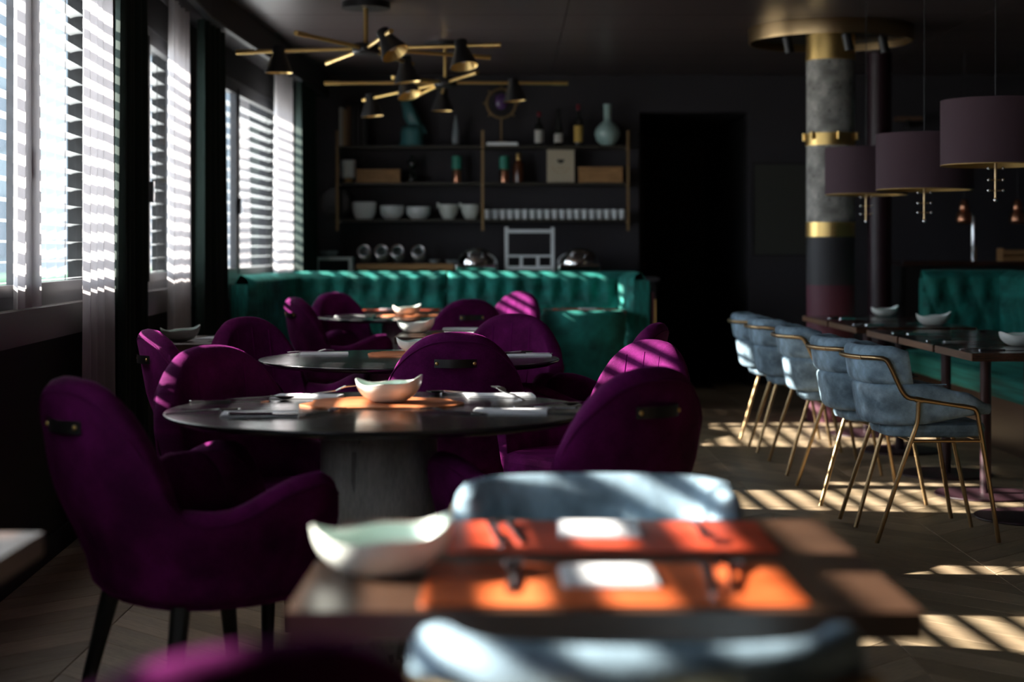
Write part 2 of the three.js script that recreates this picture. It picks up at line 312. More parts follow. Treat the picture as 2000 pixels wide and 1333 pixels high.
curtain('drape', 'black green velvet drape in the far corner by the shelves', 'curtain', 13.26, 14.12, 0.16, 0.03, 6, M.drape, 'dark drapes', 2.505, 0.985, 0.06, 2);
curtain('drape', 'black green velvet drape near the front table, out of frame', 'curtain', 3.32, 4.58, 0.13, 0.03, 5, M.drape, 'dark drapes');

/* outside */
tag(structure(mesh('ground', box(120, 0.2, 200, -62.3, -0.45, -20), M.pavement)), 'pale pavement outside the windows', 'ground');
{
  const b = thing('apartment_building', 'pale building far outside seen through the blinds', 'building', -18.5, -0.35, 62);
  mesh('wall', box(25, 13, 30, 0, 6.5, 0), M.facade, b);
  for (let f = 0; f < 4; f++) for (let k = 0; k < 7; k++) mesh('window', box(1.9, 1.7, 0.1, -10.5 + k * 3.5, 2.2 + f * 3, 15), M.facadeDark, b);
  const h = tag(mesh('hedge', rbox(2.0, 1.1, 24, 0.3, -8.5, 0.2, -32), M.hedge), 'clipped hedge outside seen through the blinds', 'hedge');
}

/* ------------------------------------------------------------------ upholstered wrap-round shells */
const smooth = (a, b, x) => { const t = Math.max(0, Math.min(1, (x - a) / (b - a))); return t * t * (3 - 2 * t); };
function wrapShell({ pts, n = 64, y0, y1, th, warp = (x, z) => [x, z], centre = [0, 0] }) {
  const curve = new THREE.CatmullRomCurve3(pts.map(([x, z]) => V3(x, 0, z)), false, 'centripetal'); curve.arcLengthDivisions = 400;
  const P = curve.getSpacedPoints(n), K = 9, A = 6, ring = 2 * K + 2 * A, pos = [], uv = [], idx = [], L = curve.getLength();
  const section = (i) => {
    const u = i / n, a = P[Math.max(0, i - 1)], b = P[Math.min(n, i + 1)], t = b.clone().sub(a).normalize();
    let nx = t.z, nz = -t.x; if (nx * (P[i].x - centre[0]) + nz * (P[i].z - centre[1]) < 0) { nx = -nx; nz = -nz; }
    const lo = y0(u), hi = y1(u), r = th(u) / 2, q = [];
    const at = (o, y) => { const [x, z] = warp(P[i].x + nx * o, P[i].z + nz * o, y, u); q.push([x, y, z]); };
    for (let k = 0; k < K; k++) at(r, lerp(lo + r, hi - r, k / K));
    for (let k = 0; k < A; k++) { const w = k / A * Math.PI; at(r * Math.cos(w), hi - r + r * Math.sin(w)); }
    for (let k = 0; k < K; k++) at(-r, lerp(hi - r, lo + r, k / K));
    for (let k = 0; k < A; k++) { const w = Math.PI + k / A * Math.PI; at(r * Math.cos(w), lo + r + r * Math.sin(w)); }
    return q;
  };
  for (let i = 0; i <= n; i++) section(i).forEach((p) => { pos.push(...p); uv.push(i / n * L, p[1]); });
  for (let i = 0; i < n; i++) for (let k = 0; k < ring; k++) { const a = i * ring + k, b = i * ring + (k + 1) % ring; idx.push(a, b, a + ring, b, b + ring, a + ring); }
  for (const i of [0, n]) {
    const c = [0, 0, 0]; for (let k = 0; k < ring; k++) for (let m = 0; m < 3; m++) c[m] += pos[(i * ring + k) * 3 + m] / ring;
    const o = pos.length / 3; pos.push(...c); uv.push(i / n * L, c[1]);
    for (let k = 0; k < ring; k++) { const a = i * ring + k, b = i * ring + (k + 1) % ring; i ? idx.push(o, a, b) : idx.push(o, b, a); }
  }
  let vol = 0; const p = (k) => V3(pos[k * 3], pos[k * 3 + 1], pos[k * 3 + 2]);
  for (let k = 0; k < idx.length; k += 3) vol += p(idx[k]).dot(p(idx[k + 1]).cross(p(idx[k + 2])));
  if (vol < 0) for (let k = 0; k < idx.length; k += 3) [idx[k + 1], idx[k + 2]] = [idx[k + 2], idx[k + 1]];
  const g = new THREE.BufferGeometry(); g.setAttribute('position', new THREE.Float32BufferAttribute(pos, 3)); g.setAttribute('uv', new THREE.Float32BufferAttribute(uv, 2)); g.setIndex(idx); g.computeVertexNormals();
  g.userData = { curve, n };
  return g;
}
const mirrored = (half) => [...half, ...half.slice(0, -1).reverse().map(([x, z]) => [-x, z])];

/* ------------------------------------------------------------------ purple armchair */
const chairProto = (() => {
  const g = thing('purple_armchair', '', 'armchair', 0, 0, 0, 0, 'purple velvet armchairs');
  const pts = mirrored([[0.245, 0.255], [0.285, 0.13], [0.292, -0.02], [0.268, -0.14], [0.205, -0.222], [0.105, -0.260], [0, -0.270]]);
  const warp = (x, z, y) => { const s = 0.80 + 0.20 * smooth(0.36, 0.66, y); return [x * s, z * s - 0.075 * Math.max(0, (y - 0.45) / 0.435)]; };
  const top = (u) => {
    const a = Math.abs(2 * u - 1), dome = a < 0.36 ? 0.575 + 0.310 * Math.pow(1 - Math.pow(a / 0.36, 2.6), 0.6) : 0.575;
    const arm = 0.575 + 0.080 * smooth(0.42, 0.84, a);
    let y = Math.max(dome, arm); if (a < 0.6) y = lerp(Math.log(Math.exp(34 * dome) + Math.exp(34 * arm)) / 34, y, smooth(0.35, 0.6, a));
    if (a > 0.88) y = 0.36 + (y - 0.36) * Math.sqrt(Math.max(0.12, 1 - Math.pow((a - 0.88) / 0.128, 2)));
    return Math.min(y, 0.888);
  };
  const thick = (u) => { const a = Math.abs(2 * u - 1); return lerp(0.078, 0.062, smooth(0.3, 0.7, a)) * (a > 0.92 ? 1 - 0.45 * (a - 0.92) / 0.08 : 1); };
  const shell = mesh('shell', wrapShell({ pts, n: 72, y0: () => 0.365, y1: top, th: thick, warp }), M.purple, g);
  // cushion and base follow the plan of the shell
  const plan = (s, front) => { const p = pts.slice(1, -1).map(([x, z]) => [x * s, z * s]); return [...p, [-0.22 * s, front - 0.02], [-0.12, front + 0.015], [0.12, front + 0.015], [0.22 * s, front - 0.02]]; };
  mesh('seat_cushion', slab(plan(0.86, 0.25), 0.105, 0.03, 0.385), M.purple, g);
  mesh('seat_base', slab(plan(0.82, 0.21), 0.05, 0.012, 0.352), M.purple, g);
  for (const [x, z] of [[0.17, 0.16], [-0.17, 0.16], [0.16, -0.16], [-0.16, -0.16]]) mesh('leg', rod([x, 0.36, z], [x * 1.35, 0, z * 1.45], 0.024, 0.013), M.blackWood, g);
  // seams on the inside of the back and piping along the rim
  const curve = shell.geometry.userData.curve;
  const along = (u, side, y) => { const q = curve.getPointAt(u), t = curve.getTangentAt(u); let nx = t.z, nz = -t.x; if (nx * q.x + nz * q.z < 0) { nx = -nx; nz = -nz; } const o = side * thick(u) / 2; const [x, z] = warp(q.x + nx * o, q.z + nz * o, y); return [x, y, z]; };
  for (const u of [0.435, 0.5, 0.565]) mesh('seam', tube([0.47, 0.56, 0.65, 0.74, top(u) - 0.045].map((y) => along(u, -1, y)), 0.0028, 16, 5), M.purpleSeam, g);
  mesh('piping', tube(Array.from({ length: 33 }, (_, k) => { const u = 0.03 + 0.94 * k / 32; return along(u, 0.96, top(u) - thick(u) * 0.42); }), 0.0035, 96, 5), M.purple, g);
  // strap handle outside the back
  const y = 0.775, zb = along(0.5, 1, y)[2];
  const h = mesh('strap_handle', grid(14, 4, (u, v) => { const x = (u - 0.5) * 0.150; const bow = 0.004 + 0.020 * Math.pow(Math.cos((u - 0.5) * Math.PI), 0.7); return [x, y + (v - 0.5) * 0.030, zb + 0.10 * x * x * 8 - bow]; }), M.blackLeather, g);
  h.userData.label = 'black leather strap handle';
  for (const s of [-0.066, 0.066]) mesh('stud', new THREE.SphereGeometry(0.0065, 12, 8).scale(1, 1, 0.6).translate(s, y, zb - 0.009), M.brass, h);
  return g;
})();
const PURPLE = [
  // back-rest place (x, distance), looks to (x, away), label
  [-0.985, 3.84, 0.75, 0.66, 'dark purple armchair nearest the window at the left, back with strap handle towards us'],
  [-0.905, 5.10, 0.72, -0.69, 'purple armchair left of the near round table, facing us, shadowed with a lit rim'],
  [0.335, 4.18, -0.66, 0.75, 'purple armchair right of the near round table, dark back turned to us'],
  [0.51, 6.10, -0.76, -0.65, 'purple armchair with sun stripes on its seamed inner back, right beyond near round table', 0.96],
  [-0.20, 5.95, -0.08, 1.0, 'purple armchair with strap handle at picture centre, back to us behind the white bowl'],
  [0.565, 6.72, -0.95, 0.30, 'purple armchair mostly hidden behind the sun-striped one, lit only on its edge'],
  [0.01, 7.66, -0.30, -0.95, 'purple armchair beyond the middle round table, facing us, in soft shade'],
  [-1.31, 6.18, 0.90, 0.44, 'sunlit purple armchair by the drape, bright strap handle on its left'],
  [-1.145, 7.30, 0.75, -0.66, 'purple armchair left of the middle round table, in shadow with lit left rim'],
  [-1.33, 10.42, 0.88, 0.48, 'purple armchair with slanting sun stripes across its back, left of the far round table'],
  [-1.22, 11.60, 0.67, -0.74, 'dark purple armchair behind the sun-striped one, before the green banquette'],
  [-0.25, 10.00, -0.35, 0.94, 'small-looking purple armchair with its back to us before the far round table'],
  [0.056, 11.80, -0.70, -0.70, 'sunlit purple armchair close to the green banquette, beside the green chair'],
  [-0.20, 1.24, -0.55, 0.83, 'blurred purple armchair at the bottom edge of the picture'],
];
PURPLE.forEach(([x, d, fx, fd, label, size = 1], k) => {
  const l = Math.hypot(fx, fd), ox = x + 0.33 * fx / l, od = d + 0.33 * fd / l, turn = facing(fx, fd);
  if (k) copyOf(chairProto, 'purple_armchair', label, ox, 0, od, turn).scale.setScalar(size); else { place(chairProto, ox, 0, od, turn); chairProto.userData.label = label; }
});

/* ------------------------------------------------------------------ blue armchair with bronze tube frame */
const blueProto = (() => {
  const g = thing('blue_armchair', '', 'armchair', 0, 0, 0, 0, 'blue suede armchairs');
  const zof = (f) => f - 0.24;
  const lower = mirrored([[0.235, 0.215], [0.255, 0.08], [0.252, -0.08], [0.225, -0.19], [0.14, -0.245], [0, -0.262]]);
  const upper = mirrored([[0.250, -0.10], [0.240, -0.17], [0.195, -0.232], [0.10, -0.262], [0, -0.270]]);
  const lean = (x, z, y) => { const s = 0.93 + 0.07 * smooth(0.46, 0.62, y); return [x * s, z * s - 0.03 * Math.max(0, (y - 0.6) / 0.2)]; };
  mesh('lower_shell', wrapShell({ pts: lower, n: 60, warp: lean, th: (u) => { const a = Math.abs(2 * u - 1); return 0.058 * (a > 0.9 ? 1 - 0.4 * (a - 0.9) / 0.1 : 1); },
    y0: (u) => 0.470 + 0.045 * smooth(0.45, 1, Math.abs(2 * u - 1)), y1: (u) => { const a = Math.abs(2 * u - 1); return 0.640 - 0.035 * smooth(0.55, 0.85, a) - 0.05 * smooth(0.82, 1, a); } }), M.blue, g);
  mesh('back_cushion', wrapShell({ pts: upper, n: 44, warp: lean, th: (u) => { const a = Math.abs(2 * u - 1); return 0.062 * (a > 0.9 ? 1 - 0.4 * (a - 0.9) / 0.1 : 1); },
    y0: (u) => 0.634, y1: (u) => 0.790 - 0.02 * smooth(0.8, 1, Math.abs(2 * u - 1)) }), M.blue, g);
  mesh('seat_cushion', slab(roundRect(0.44, 0.43, 0.13), 0.056, 0.024, 0.420).translate(0, 0, 0.005), M.blue, g);
  mesh('seam', tube(Array.from({ length: 25 }, (_, k) => { const a = lerp(-1.75, 1.75, k / 24); return [Math.sin(a) * 0.262, 0.636, -0.02 - Math.cos(a) * 0.262]; }), 0.0025, 60, 5), M.blueSeam, g);
  for (const s of [-1, 1]) {
    const arm = [[-0.06, 0.743, 0.205], [-0.015, 0.743, 0.262], [0.018, 0.738, 0.276], [0.038, 0.708, 0.279], [0.083, 0.612, 0.280], [0.108, 0.586, 0.280], [0.15, 0.578, 0.280], [0.355, 0.546, 0.274], [0.383, 0.532, 0.270], [0.394, 0.492, 0.266]];
    mesh('arm_tube', tube([...arm.map(([f, y, x]) => [s * x, y, zof(f)]), [s * 0.245, 0.25, zof(0.44)], [s * 0.222, 0.0, zof(0.486)]], 0.0095, 90, 8, 0.35), M.bronze, g);
    mesh('leg', tube([[s * 0.280, 0.577, zof(0.15)], [s * 0.277, 0.49, zof(0.146)], [s * 0.270, 0.40, zof(0.118)], [s * 0.246, 0.2, zof(0.055)], [s * 0.222, 0.0, zof(-0.005)]], 0.0095, 36, 8, 0.4), M.bronze, g);
    mesh('seat_rail', rod([s * 0.268, 0.412, zof(0.122)], [s * 0.258, 0.412, zof(0.410)], 0.007), M.bronze, g);
    mesh('collar', rod([s * 0.280, 0.580, zof(0.135)], [s * 0.280, 0.575, zof(0.165)], 0.0115), M.bronze, g);
  }
  mesh('back_tube', tube([[0.205, 0.743, zof(-0.06)], [0.11, 0.743, zof(-0.088)], [0, 0.743, zof(-0.097)], [-0.11, 0.743, zof(-0.088)], [-0.205, 0.743, zof(-0.06)]], 0.0095, 30), M.bronze, g);
  for (const f of [0.124, 0.405]) mesh('cross_rail', rod([-0.266, 0.412, zof(f)], [0.266, 0.412, zof(f)], 0.007), M.bronze, g);
  for (const m of g.children) { m.geometry.scale(0.85, 1, 1); m.geometry.computeVertexNormals(); }
  return g;
})();
const BLUE = [
  // seat centre (x, distance), looks to, label
  [1.70, 6.95, 1, 0.02, 'blue suede armchair with bronze tube frame, nearest in the row at the right'],
  [1.665, 7.56, 1, 0.04, 'blue suede armchair second in the right row, close behind the nearest one'],
  [1.665, 8.58, 1, -0.03, 'blue suede armchair third in the right row, after the gap'],
  [1.665, 9.58, 1, 0.03, 'blue suede armchair fourth in the right row, mostly hidden'],
  [1.66, 10.28, 1, 0.0, 'blue suede armchair farthest in the right row, beside the concrete column'],
  [0.14, 2.59, 0, -1, 'blurred blue armchair facing us beyond the front table'],
  [0.13, 1.92, 0, 1, 'blurred blue armchair with its back to us at the lower edge, before the front table'],
];
BLUE.forEach(([x, d, fx, fd, label], k) => { if (k) copyOf(blueProto, 'blue_armchair', label, x, 0, d, facing(fx, fd)); else { place(blueProto, x, 0, d, facing(fx, fd)); blueProto.userData.label = label; } });

/* ------------------------------------------------------------------ green barrel chair */
{
  const g = thing('green_barrel_chair', 'dark green velvet barrel chair, back to us before the far small table', 'armchair', 0.50, 0, 11.92, facing(0, 1));
  const pts = mirrored([[0.235, 0.20], [0.27, 0.05], [0.26, -0.1], [0.2, -0.2], [0.1, -0.245], [0, -0.255]]);
  mesh('shell', wrapShell({ pts, n: 48, y0: () => 0.20, th: () => 0.07, y1: (u) => { const a = Math.abs(2 * u - 1); return 0.755 - 0.13 * smooth(0.45, 0.95, a); }, warp: (x, z, y) => { const s = 0.82 + 0.18 * smooth(0.2, 0.7, y); return [x * s, z * s]; } }), M.green, g);
  mesh('seat_cushion', slab(roundRect(0.40, 0.40, 0.1), 0.24, 0.03, 0.21).translate(0, 0, 0.02), M.green, g);
  for (const [x, z] of [[1, 1], [-1, 1], [1, -1], [-1, -1]]) mesh('leg', rod([x * 0.15, 0.22, z * 0.13], [x * 0.19, 0, z * 0.17], 0.016, 0.010), M.bronze, g);
}

/* ------------------------------------------------------------------ tables */
const TOP = 0.74;
function roundTable(label, x, d, r, group) {
  const g = thing('round_table', label, 'table', x, 0, d, 0, group);
  mesh('table_top', lathe([[0, TOP - 0.022], [r - 0.03, TOP - 0.022], [r - 0.004, TOP - 0.010], [r, TOP - 0.004], [r - 0.003, TOP], [0, TOP]], 96), M.tableBlack, g);
  mesh('pedestal', lathe([[0, 0], [0.255, 0], [0.258, 0.01], [0.225, 0.10], [0.185, 0.26], [0.162, 0.45], [0.156, TOP - 0.0225], [0, TOP - 0.0225]], 64), M.pedestal, g);
  return g;
}
roundTable('near black round table on a grey drum pedestal, laid for four', -0.36, 4.58, 0.575, 'round tables');
roundTable('black round table in the middle distance behind the centre armchair', -0.41, 6.76, 0.60, 'round tables');
roundTable('far black round table before the green banquette', -0.69, 11.0, 0.57, 'round tables');
function plateTable(name, label, x0, x1, d0, d1, mat, edge, foot, group, th = 0.035) {
  const cx = (x0 + x1) / 2, cd = (d0 + d1) / 2, w = x1 - x0, l = d1 - d0, g = thing(name, label, 'table', cx, 0, cd, 0, group);
  const geo = new THREE.BoxGeometry(w, th, l); const p = geo.attributes.position, nn = geo.attributes.normal, uv = geo.attributes.uv;
  for (let i = 0; i < p.count; i++) { if (Math.abs(nn.getY(i)) > 0.5) uv.setXY(i, p.getX(i) * 1.2, p.getZ(i) * 1.2); else if (Math.abs(nn.getX(i)) > 0.5) uv.setXY(i, p.getZ(i) * 1.2, p.getY(i) * 1.2); else uv.setXY(i, p.getX(i) * 1.2, p.getY(i) * 1.2); }
  geo.translate(0, TOP - th / 2, 0);
  mesh('table_top', rbox(w, th, l, 0.003, 0, TOP - th / 2, 0).copy(geo), mat, g);
  if (edge) mesh('edge_band', [box(0.004, th - 0.004, l - 0.004, -w / 2 - 0.002, TOP - th / 2, 0)], edge, g);
  mesh('column', cyl(0.026, 0.026, TOP - th - 0.013, 0, (TOP - th + 0.012) / 2, 0), foot, g);
  mesh('base_plate', lathe([[0, 0], [0.235, 0], [0.24, 0.004], [0.236, 0.012], [0, 0.013]], 48), foot, g);
  mesh('bracket', [box(w * 0.6, 0.012, 0.05, 0, TOP - th - 0.006, 0), box(0.05, 0.012, l * 0.6, 0, TOP - th - 0.006, 0)], M.blackMetal, g);
  return g;
}
plateTable('square_table', 'blurred walnut table in the foreground with two orange leather mats', -0.27, 0.49, 2.01, 2.70, M.walnut, null, M.plumMetal, 'walnut tables');
plateTable('square_table', 'table whose blurred corner shows at the left edge', -1.34, -0.715, 1.90, 2.58, M.walnut, null, M.plumMetal, 'walnut tables');
plateTable('square_table', 'small table with a white bowl behind the centre armchair', -0.585, 0.05, 8.40, 9.10, M.walnut, null, M.plumMetal, 'walnut tables');
plateTable('square_table', 'small table by the window ledge behind the left armchairs', -1.68, -1.24, 7.75, 8.55, M.walnut, null, M.plumMetal, 'walnut tables');
plateTable('square_table', 'small far table at the left half of the green banquette', -1.10, -0.50, 12.02, 12.50, M.walnut, null, M.plumMetal, 'walnut tables');
plateTable('square_table', 'small far table at the right half of the green banquette, by the green chair', 0.23, 0.82, 12.10, 12.58, M.walnut, null, M.plumMetal, 'walnut tables');
const RT = [[7.08, 7.70, 'nearest dark table in frame of the right row'], [7.74, 8.42, 'second dark table of the right row'], [8.46, 9.18, 'third dark table of the right row'], [9.46, 10.28, 'fourth dark table of the right row'], [10.34, 11.20, 'farthest dark table of the right row, by the column']];
RT.forEach(([a, b, l]) => plateTable('dining_table', `${l}, with plum disc foot`, 1.93, 2.60, a, b, M.darkWalnut, M.edgeOak, M.plumMetal, 'tables in the right row'));
plateTable('dining_table', 'dark table cut by the right picture edge, only its foot plate shows', 2.12, 2.78, 6.30, 6.98, M.darkWalnut, M.edgeOak, M.plumMetal, 'tables in the right row');

/* ------------------------------------------------------------------ tableware */
const rimAt = (a) => 0.058 + 0.008 * Math.cos(2 * a) + 0.0045 * Math.cos(4 * a) + 0.006 * Math.cos(a);
function bowlGeo(side) {                                       // wavy boat-shaped bowl, side 0 outside, 1 inside
  return grid(64, 14, (u, v) => {
    const a = u * 2 * Math.PI, k = side ? v : v, rim = rimAt(a);
    const R = 0.086 + 0.008 * Math.cos(2 * a), prof = 0.34 + 0.66 * Math.pow(Math.sin(k * Math.PI / 2), 0.9);
    const r = (k < 0.02 ? 0 : prof) * R * (k < 0.08 ? 0.9 : 1) - (side ? 0.0035 : 0), y = Math.pow(k, 1.45) * rim + (side ? 0.004 * (1 - k) : 0);
    return [Math.max(0, r) * Math.cos(a), Math.max(side ? 0.004 : 0, y), Math.max(0, r) * Math.sin(a)];
  });
}
const bowlRim = tube(Array.from({ length: 49 }, (_, k) => { const a = k / 48 * 2 * Math.PI, R = 0.0845 + 0.008 * Math.cos(2 * a); return [R * Math.cos(a), rimAt(a), R * Math.sin(a)]; }), 0.0024, 96, 6);
const bowlProto = thing('bowl', '', 'bowl', 0, 0, 0, 0, 'white wavy bowls');
mesh('outer_wall', bowlGeo(0), M.porcelain, bowlProto); mesh('inner_glaze', bowlGeo(1), M.porcelainIn, bowlProto); mesh('rim', bowlRim, M.porcelain, bowlProto);
const BOWLS = [
  [-0.172, 2.245, 0.14, 1.0, 'blurred white wavy bowl on the foreground table'],
  [-0.345, 4.74, -0.1, 1.0, 'white wavy bowl on the near round table, glowing orange from the leather'],
  [-0.385, 7.0, 0.1, 1.0, 'white wavy bowl on the middle round table, half hidden by the centre armchair'],
  [-0.50, 8.80, -0.2, 1.05, 'white wavy bowl on the small table behind the centre armchair'],
  [-0.69, 11.1, 0.2, 1.0, 'white bowl farthest down the middle, on the far round table'],
  [-1.575, 8.02, 0.3, 1.0, 'white bowl on the small table by the window ledge'],
  [2.43, 11.02, 0.1, 0.95, 'white wavy bowl farthest on the right row of tables'],
  [2.42, 9.70, -0.15, 1.05, 'white wavy bowl on the fourth table of the right row'],
  [2.29, 7.62, 0.2, 1.0, 'white wavy bowl cut by the right edge, on the nearest right table'],
];
BOWLS.forEach(([x, d, t, s, label], k) => { const b = k ? copyOf(bowlProto, 'bowl', label, x, TOP, d, t) : place(bowlProto, x, TOP, d, t); b.userData.label = label; b.scale.setScalar(s); if ([1, 2, 4].includes(k)) b.position.y += 0.005; });

function extr(pts, h) { return new THREE.ExtrudeGeometry(new THREE.Shape(pts.map(([x, y]) => V2(x, y))), { depth: h, bevelEnabled: true, bevelThickness: 0.0005, bevelSize: 0.0006, bevelSegments: 1, curveSegments: 4 }).rotateX(-Math.PI / 2); }
const handleOutline = (l0, l1, a, b) => [[l0, -a], [(l0 + l1) / 2, -a * 0.75], [l1, -b], [l1, b], [(l0 + l1) / 2, a * 0.75], [l0, a]];
function bend(g, f) { const p = g.attributes.position; for (let i = 0; i < p.count; i++) p.setY(i, p.getY(i) + f(p.getX(i))); g.computeVertexNormals(); return g; }
const forkGeo = bend(merge([extr(handleOutline(-0.095, 0.035, 0.0055, 0.0035), 0.0025), extr([[0.035, -0.0035], [0.05, -0.011], [0.066, -0.012], [0.066, 0.012], [0.05, 0.011], [0.035, 0.0035]], 0.0022), ...[-0.0098, -0.0034, 0.0034, 0.0098].map((y) => extr([[0.064, y - 0.0018], [0.102, y - 0.001], [0.102, y + 0.001], [0.064, y + 0.0018]], 0.002))]), (x) => 0.0008 + (x > 0.03 ? 0.010 * Math.sin((x - 0.03) / 0.072 * 2.4) : 0.004 * Math.sin((x + 0.095) / 0.125 * Math.PI)));
const knifeGeo = merge([extr([[-0.11, -0.007], [0.0, -0.006], [0.0, 0.006], [-0.11, 0.007], [-0.114, 0]], 0.006), extr([[0.0, -0.006], [0.085, -0.009], [0.108, -0.002], [0.112, 0.005], [0.0, 0.005]], 0.0018)]);
const spoonGeo = merge([bend(extr(handleOutline(-0.10, 0.04, 0.0055, 0.003), 0.0025), (x) => 0.001 + 0.008 * Math.max(0, Math.sin((x + 0.06) / 0.14 * 2.2))), grid(20, 8, (u, v) => { const a = u * 2 * Math.PI, k = v; return [0.066 + 0.030 * k * Math.cos(a), 0.0005 + 0.009 * k * k, 0.019 * k * Math.sin(a)]; }), grid(20, 8, (u, v) => { const a = u * 2 * Math.PI, k = v; return [0.066 + 0.0295 * k * Math.cos(a), 0.0018 + 0.0078 * k * k, 0.0185 * k * Math.sin(a)]; })]);
function napkinGeo(w, l) { const g = []; for (let k = 0; k < 3; k++) g.push(rbox(w - k * 0.003, 0.0022, l - k * 0.004, 0.001, k * 0.001, 0.0011 + k * 0.0022, -k * 0.0008)); return merge(g); }
const napA = napkinGeo(0.20, 0.115), napB = napkinGeo(0.125, 0.13);
const CUT = { fork: [forkGeo, 'fork', 'fork'], knife: [knifeGeo, 'knife', 'knife'], spoon: [spoonGeo, 'spoon', 'spoon'] };
function cutlery(kind, x, y, d, turn, where, tilt = 0) {
  const [geo, name, cat] = CUT[kind]; const m = tag(mesh(name, geo, M.steel), `steel ${name} ${where}`, cat, 'steel cutlery');
  m.position.set(x, y, -d); m.rotation.set(0, turn, tilt, 'YXZ'); return m;
}
function napkin(geo, x, y, d, turn, label) { const m = tag(mesh('napkin', geo, M.napkin), label, 'napkin', 'white folded napkins'); m.position.set(x, y, -d); m.rotation.y = turn; return m; }
const rad = Math.PI / 180;
// near round table: four settings
napkin(napA, -0.66, TOP, 4.42, 0.12, 'white napkin at the left front of the near round table');
cutlery('knife', -0.62, TOP + 0.0066, 4.37, 0.08, 'on the napkin at the left front of the near round table');
cutlery('fork', -0.50, TOP, 4.44, 62 * rad, 'standing askew left front beside the leather of the near round table');
cutlery('spoon', -0.815, TOP, 4.47, 15 * rad, 'at the far left rim of the near round table');
napkin(napA, -0.60, TOP, 4.95, -0.1, 'white napkin at the left back of the near round table');
cutlery('spoon', -0.72, TOP + 0.0005, 4.865, 4 * rad, 'with bowl turned right, left back of the near round table');
cutlery('fork', -0.555, TOP + 0.0066, 4.99, 10 * rad, 'with raised tines on the left back napkin of the near round table', 0.16);
cutlery('knife', -0.80, TOP, 4.80, 12 * rad, 'by the left back rim of the near round table');
napkin(napA, -0.035, TOP, 4.98, 0.1, 'white napkin at the right back of the near round table');
cutlery('spoon', -0.165, TOP, 5.06, 170 * rad, 'with dark bowl at the right back of the near round table');
cutlery('knife', -0.10, TOP, 5.055, 5 * rad, 'lying behind the right back napkin of the near round table');
cutlery('fork', -0.005, TOP + 0.0066, 4.93, 118 * rad, 'leaning across the right back napkin of the near round table', 0.12);
napkin(napA, -0.005, TOP, 4.50, -0.06, 'white napkin at the right front of the near round table');
cutlery('fork', -0.15, TOP, 4.47, 152 * rad, 'left of the right front napkin on the near round table');
cutlery('knife', 0.06, TOP + 0.0066, 4.53, 176 * rad, 'on the right front napkin of the near round table');
cutlery('spoon', 0.10, TOP, 4.66, 20 * rad, 'by the right rim of the near round table');
function hide(x, d, w, l, s, label) {
  const p = []; for (let k = 0; k < 72; k++) { const a = k / 72 * 2 * Math.PI, q = 1 + 0.05 * Math.sin(3 * a + s) + 0.035 * Math.sin(7 * a + s * 2) + 0.02 * Math.sin(13 * a + s * 3); p.push([w / 2 * q * Math.sign(Math.cos(a)) * Math.pow(Math.abs(Math.cos(a)), 0.75), l / 2 * q * Math.sign(Math.sin(a)) * Math.pow(Math.abs(Math.sin(a)), 0.75)]); }
  const m = tag(mesh('leather_mat', slab(p, 0.005, 0.001, 0), M.hide), label, 'table mat', 'leather mats'); m.position.set(x, TOP, -d); return m;
}
hide(-0.365, 4.74, 0.43, 0.34, 0.4, 'tan leather hide with a ragged edge under the bowl of the near round table');
hide(-0.39, 6.98, 0.42, 0.36, 1.7, 'tan leather hide on the middle round table');
hide(-0.69, 11.1, 0.40, 0.34, 2.7, 'tan leather hide under the bowl of the far round table');
// middle round table
napkin(napA, 0.06, TOP, 6.95, 0.05, 'white napkin at the right rim of the middle round table');
cutlery('knife', 0.055, TOP + 0.0066, 6.93, 8 * rad, 'on the napkin at the right rim of the middle round table');
cutlery('spoon', 0.0, TOP, 7.05, 20 * rad, 'behind the napkin on the middle round table');
napkin(napA, -0.78, TOP, 7.02, 0.1, 'white napkin at the left back of the middle round table');
cutlery('fork', -0.84, TOP + 0.0066, 7.02, 20 * rad, 'on the left back napkin of the middle round table');
// far round table and small tables
napkin(napA, -1.05, TOP, 10.95, 0.1, 'white napkin on the left side of the far round table');
cutlery('knife', -1.02, TOP + 0.0066, 10.9, 10 * rad, 'on the napkin of the far round table');
cutlery('spoon', -0.93, TOP, 10.72, 10 * rad, 'at the front rim of the far round table');
cutlery('fork', -1.0, TOP, 11.2, 10 * rad, 'at the back rim of the far round table');
function mat(mt, x, d, w, l, label, turn = 0) { const m = tag(mesh('leather_mat', slab(roundRect(w, l, 0.012), 0.003, 0.0007, 0), mt), label, 'table mat', 'leather mats'); m.position.set(x, TOP, -d); m.rotation.y = turn; return m; }
mat(M.leather, -0.20, 8.62, 0.42, 0.26, 'orange leather mat on the small table behind the centre armchair');
napkin(napA, -0.25, TOP + 0.003, 8.62, 0.05, 'white napkin on the small table behind the centre armchair');
{
  const t = thing('serving_tray', 'pale metal tray on the small table behind the centre armchair', 'tray', -0.24, TOP, 8.93, 0.05);
  mesh('base', slab(roundRect(0.24, 0.16, 0.03), 0.004, 0.001, 0), M.steel, t);
  const rim = roundRect(0.24, 0.16, 0.03); mesh('rim', tube([...rim, rim[0]].map(([x, z]) => [x, 0.014, z]), 0.006, 80, 6), M.white, t);
}
mat(M.leatherRed, -0.90, 12.25, 0.36, 0.26, 'orange leather mat at left on the far small table by the banquette');
napkin(napB, -0.90, TOP + 0.003, 12.25, 0.05, 'white napkin on the left far mat by the banquette');
mat(M.leatherRed, -0.62, 12.26, 0.18, 0.30, 'orange leather mat at right on the left far table by the banquette');
cutlery('spoon', -0.62, TOP + 0.003, 12.24, 8 * rad, 'on the right-hand mat of the left far table by the banquette');
mat(M.leatherRed, 0.53, 12.34, 0.46, 0.30, 'orange leather mat on the right far table by the banquette');
napkin(napB, 0.55, TOP + 0.003, 12.33, 0.05, 'white napkin on the right far mat by the banquette');
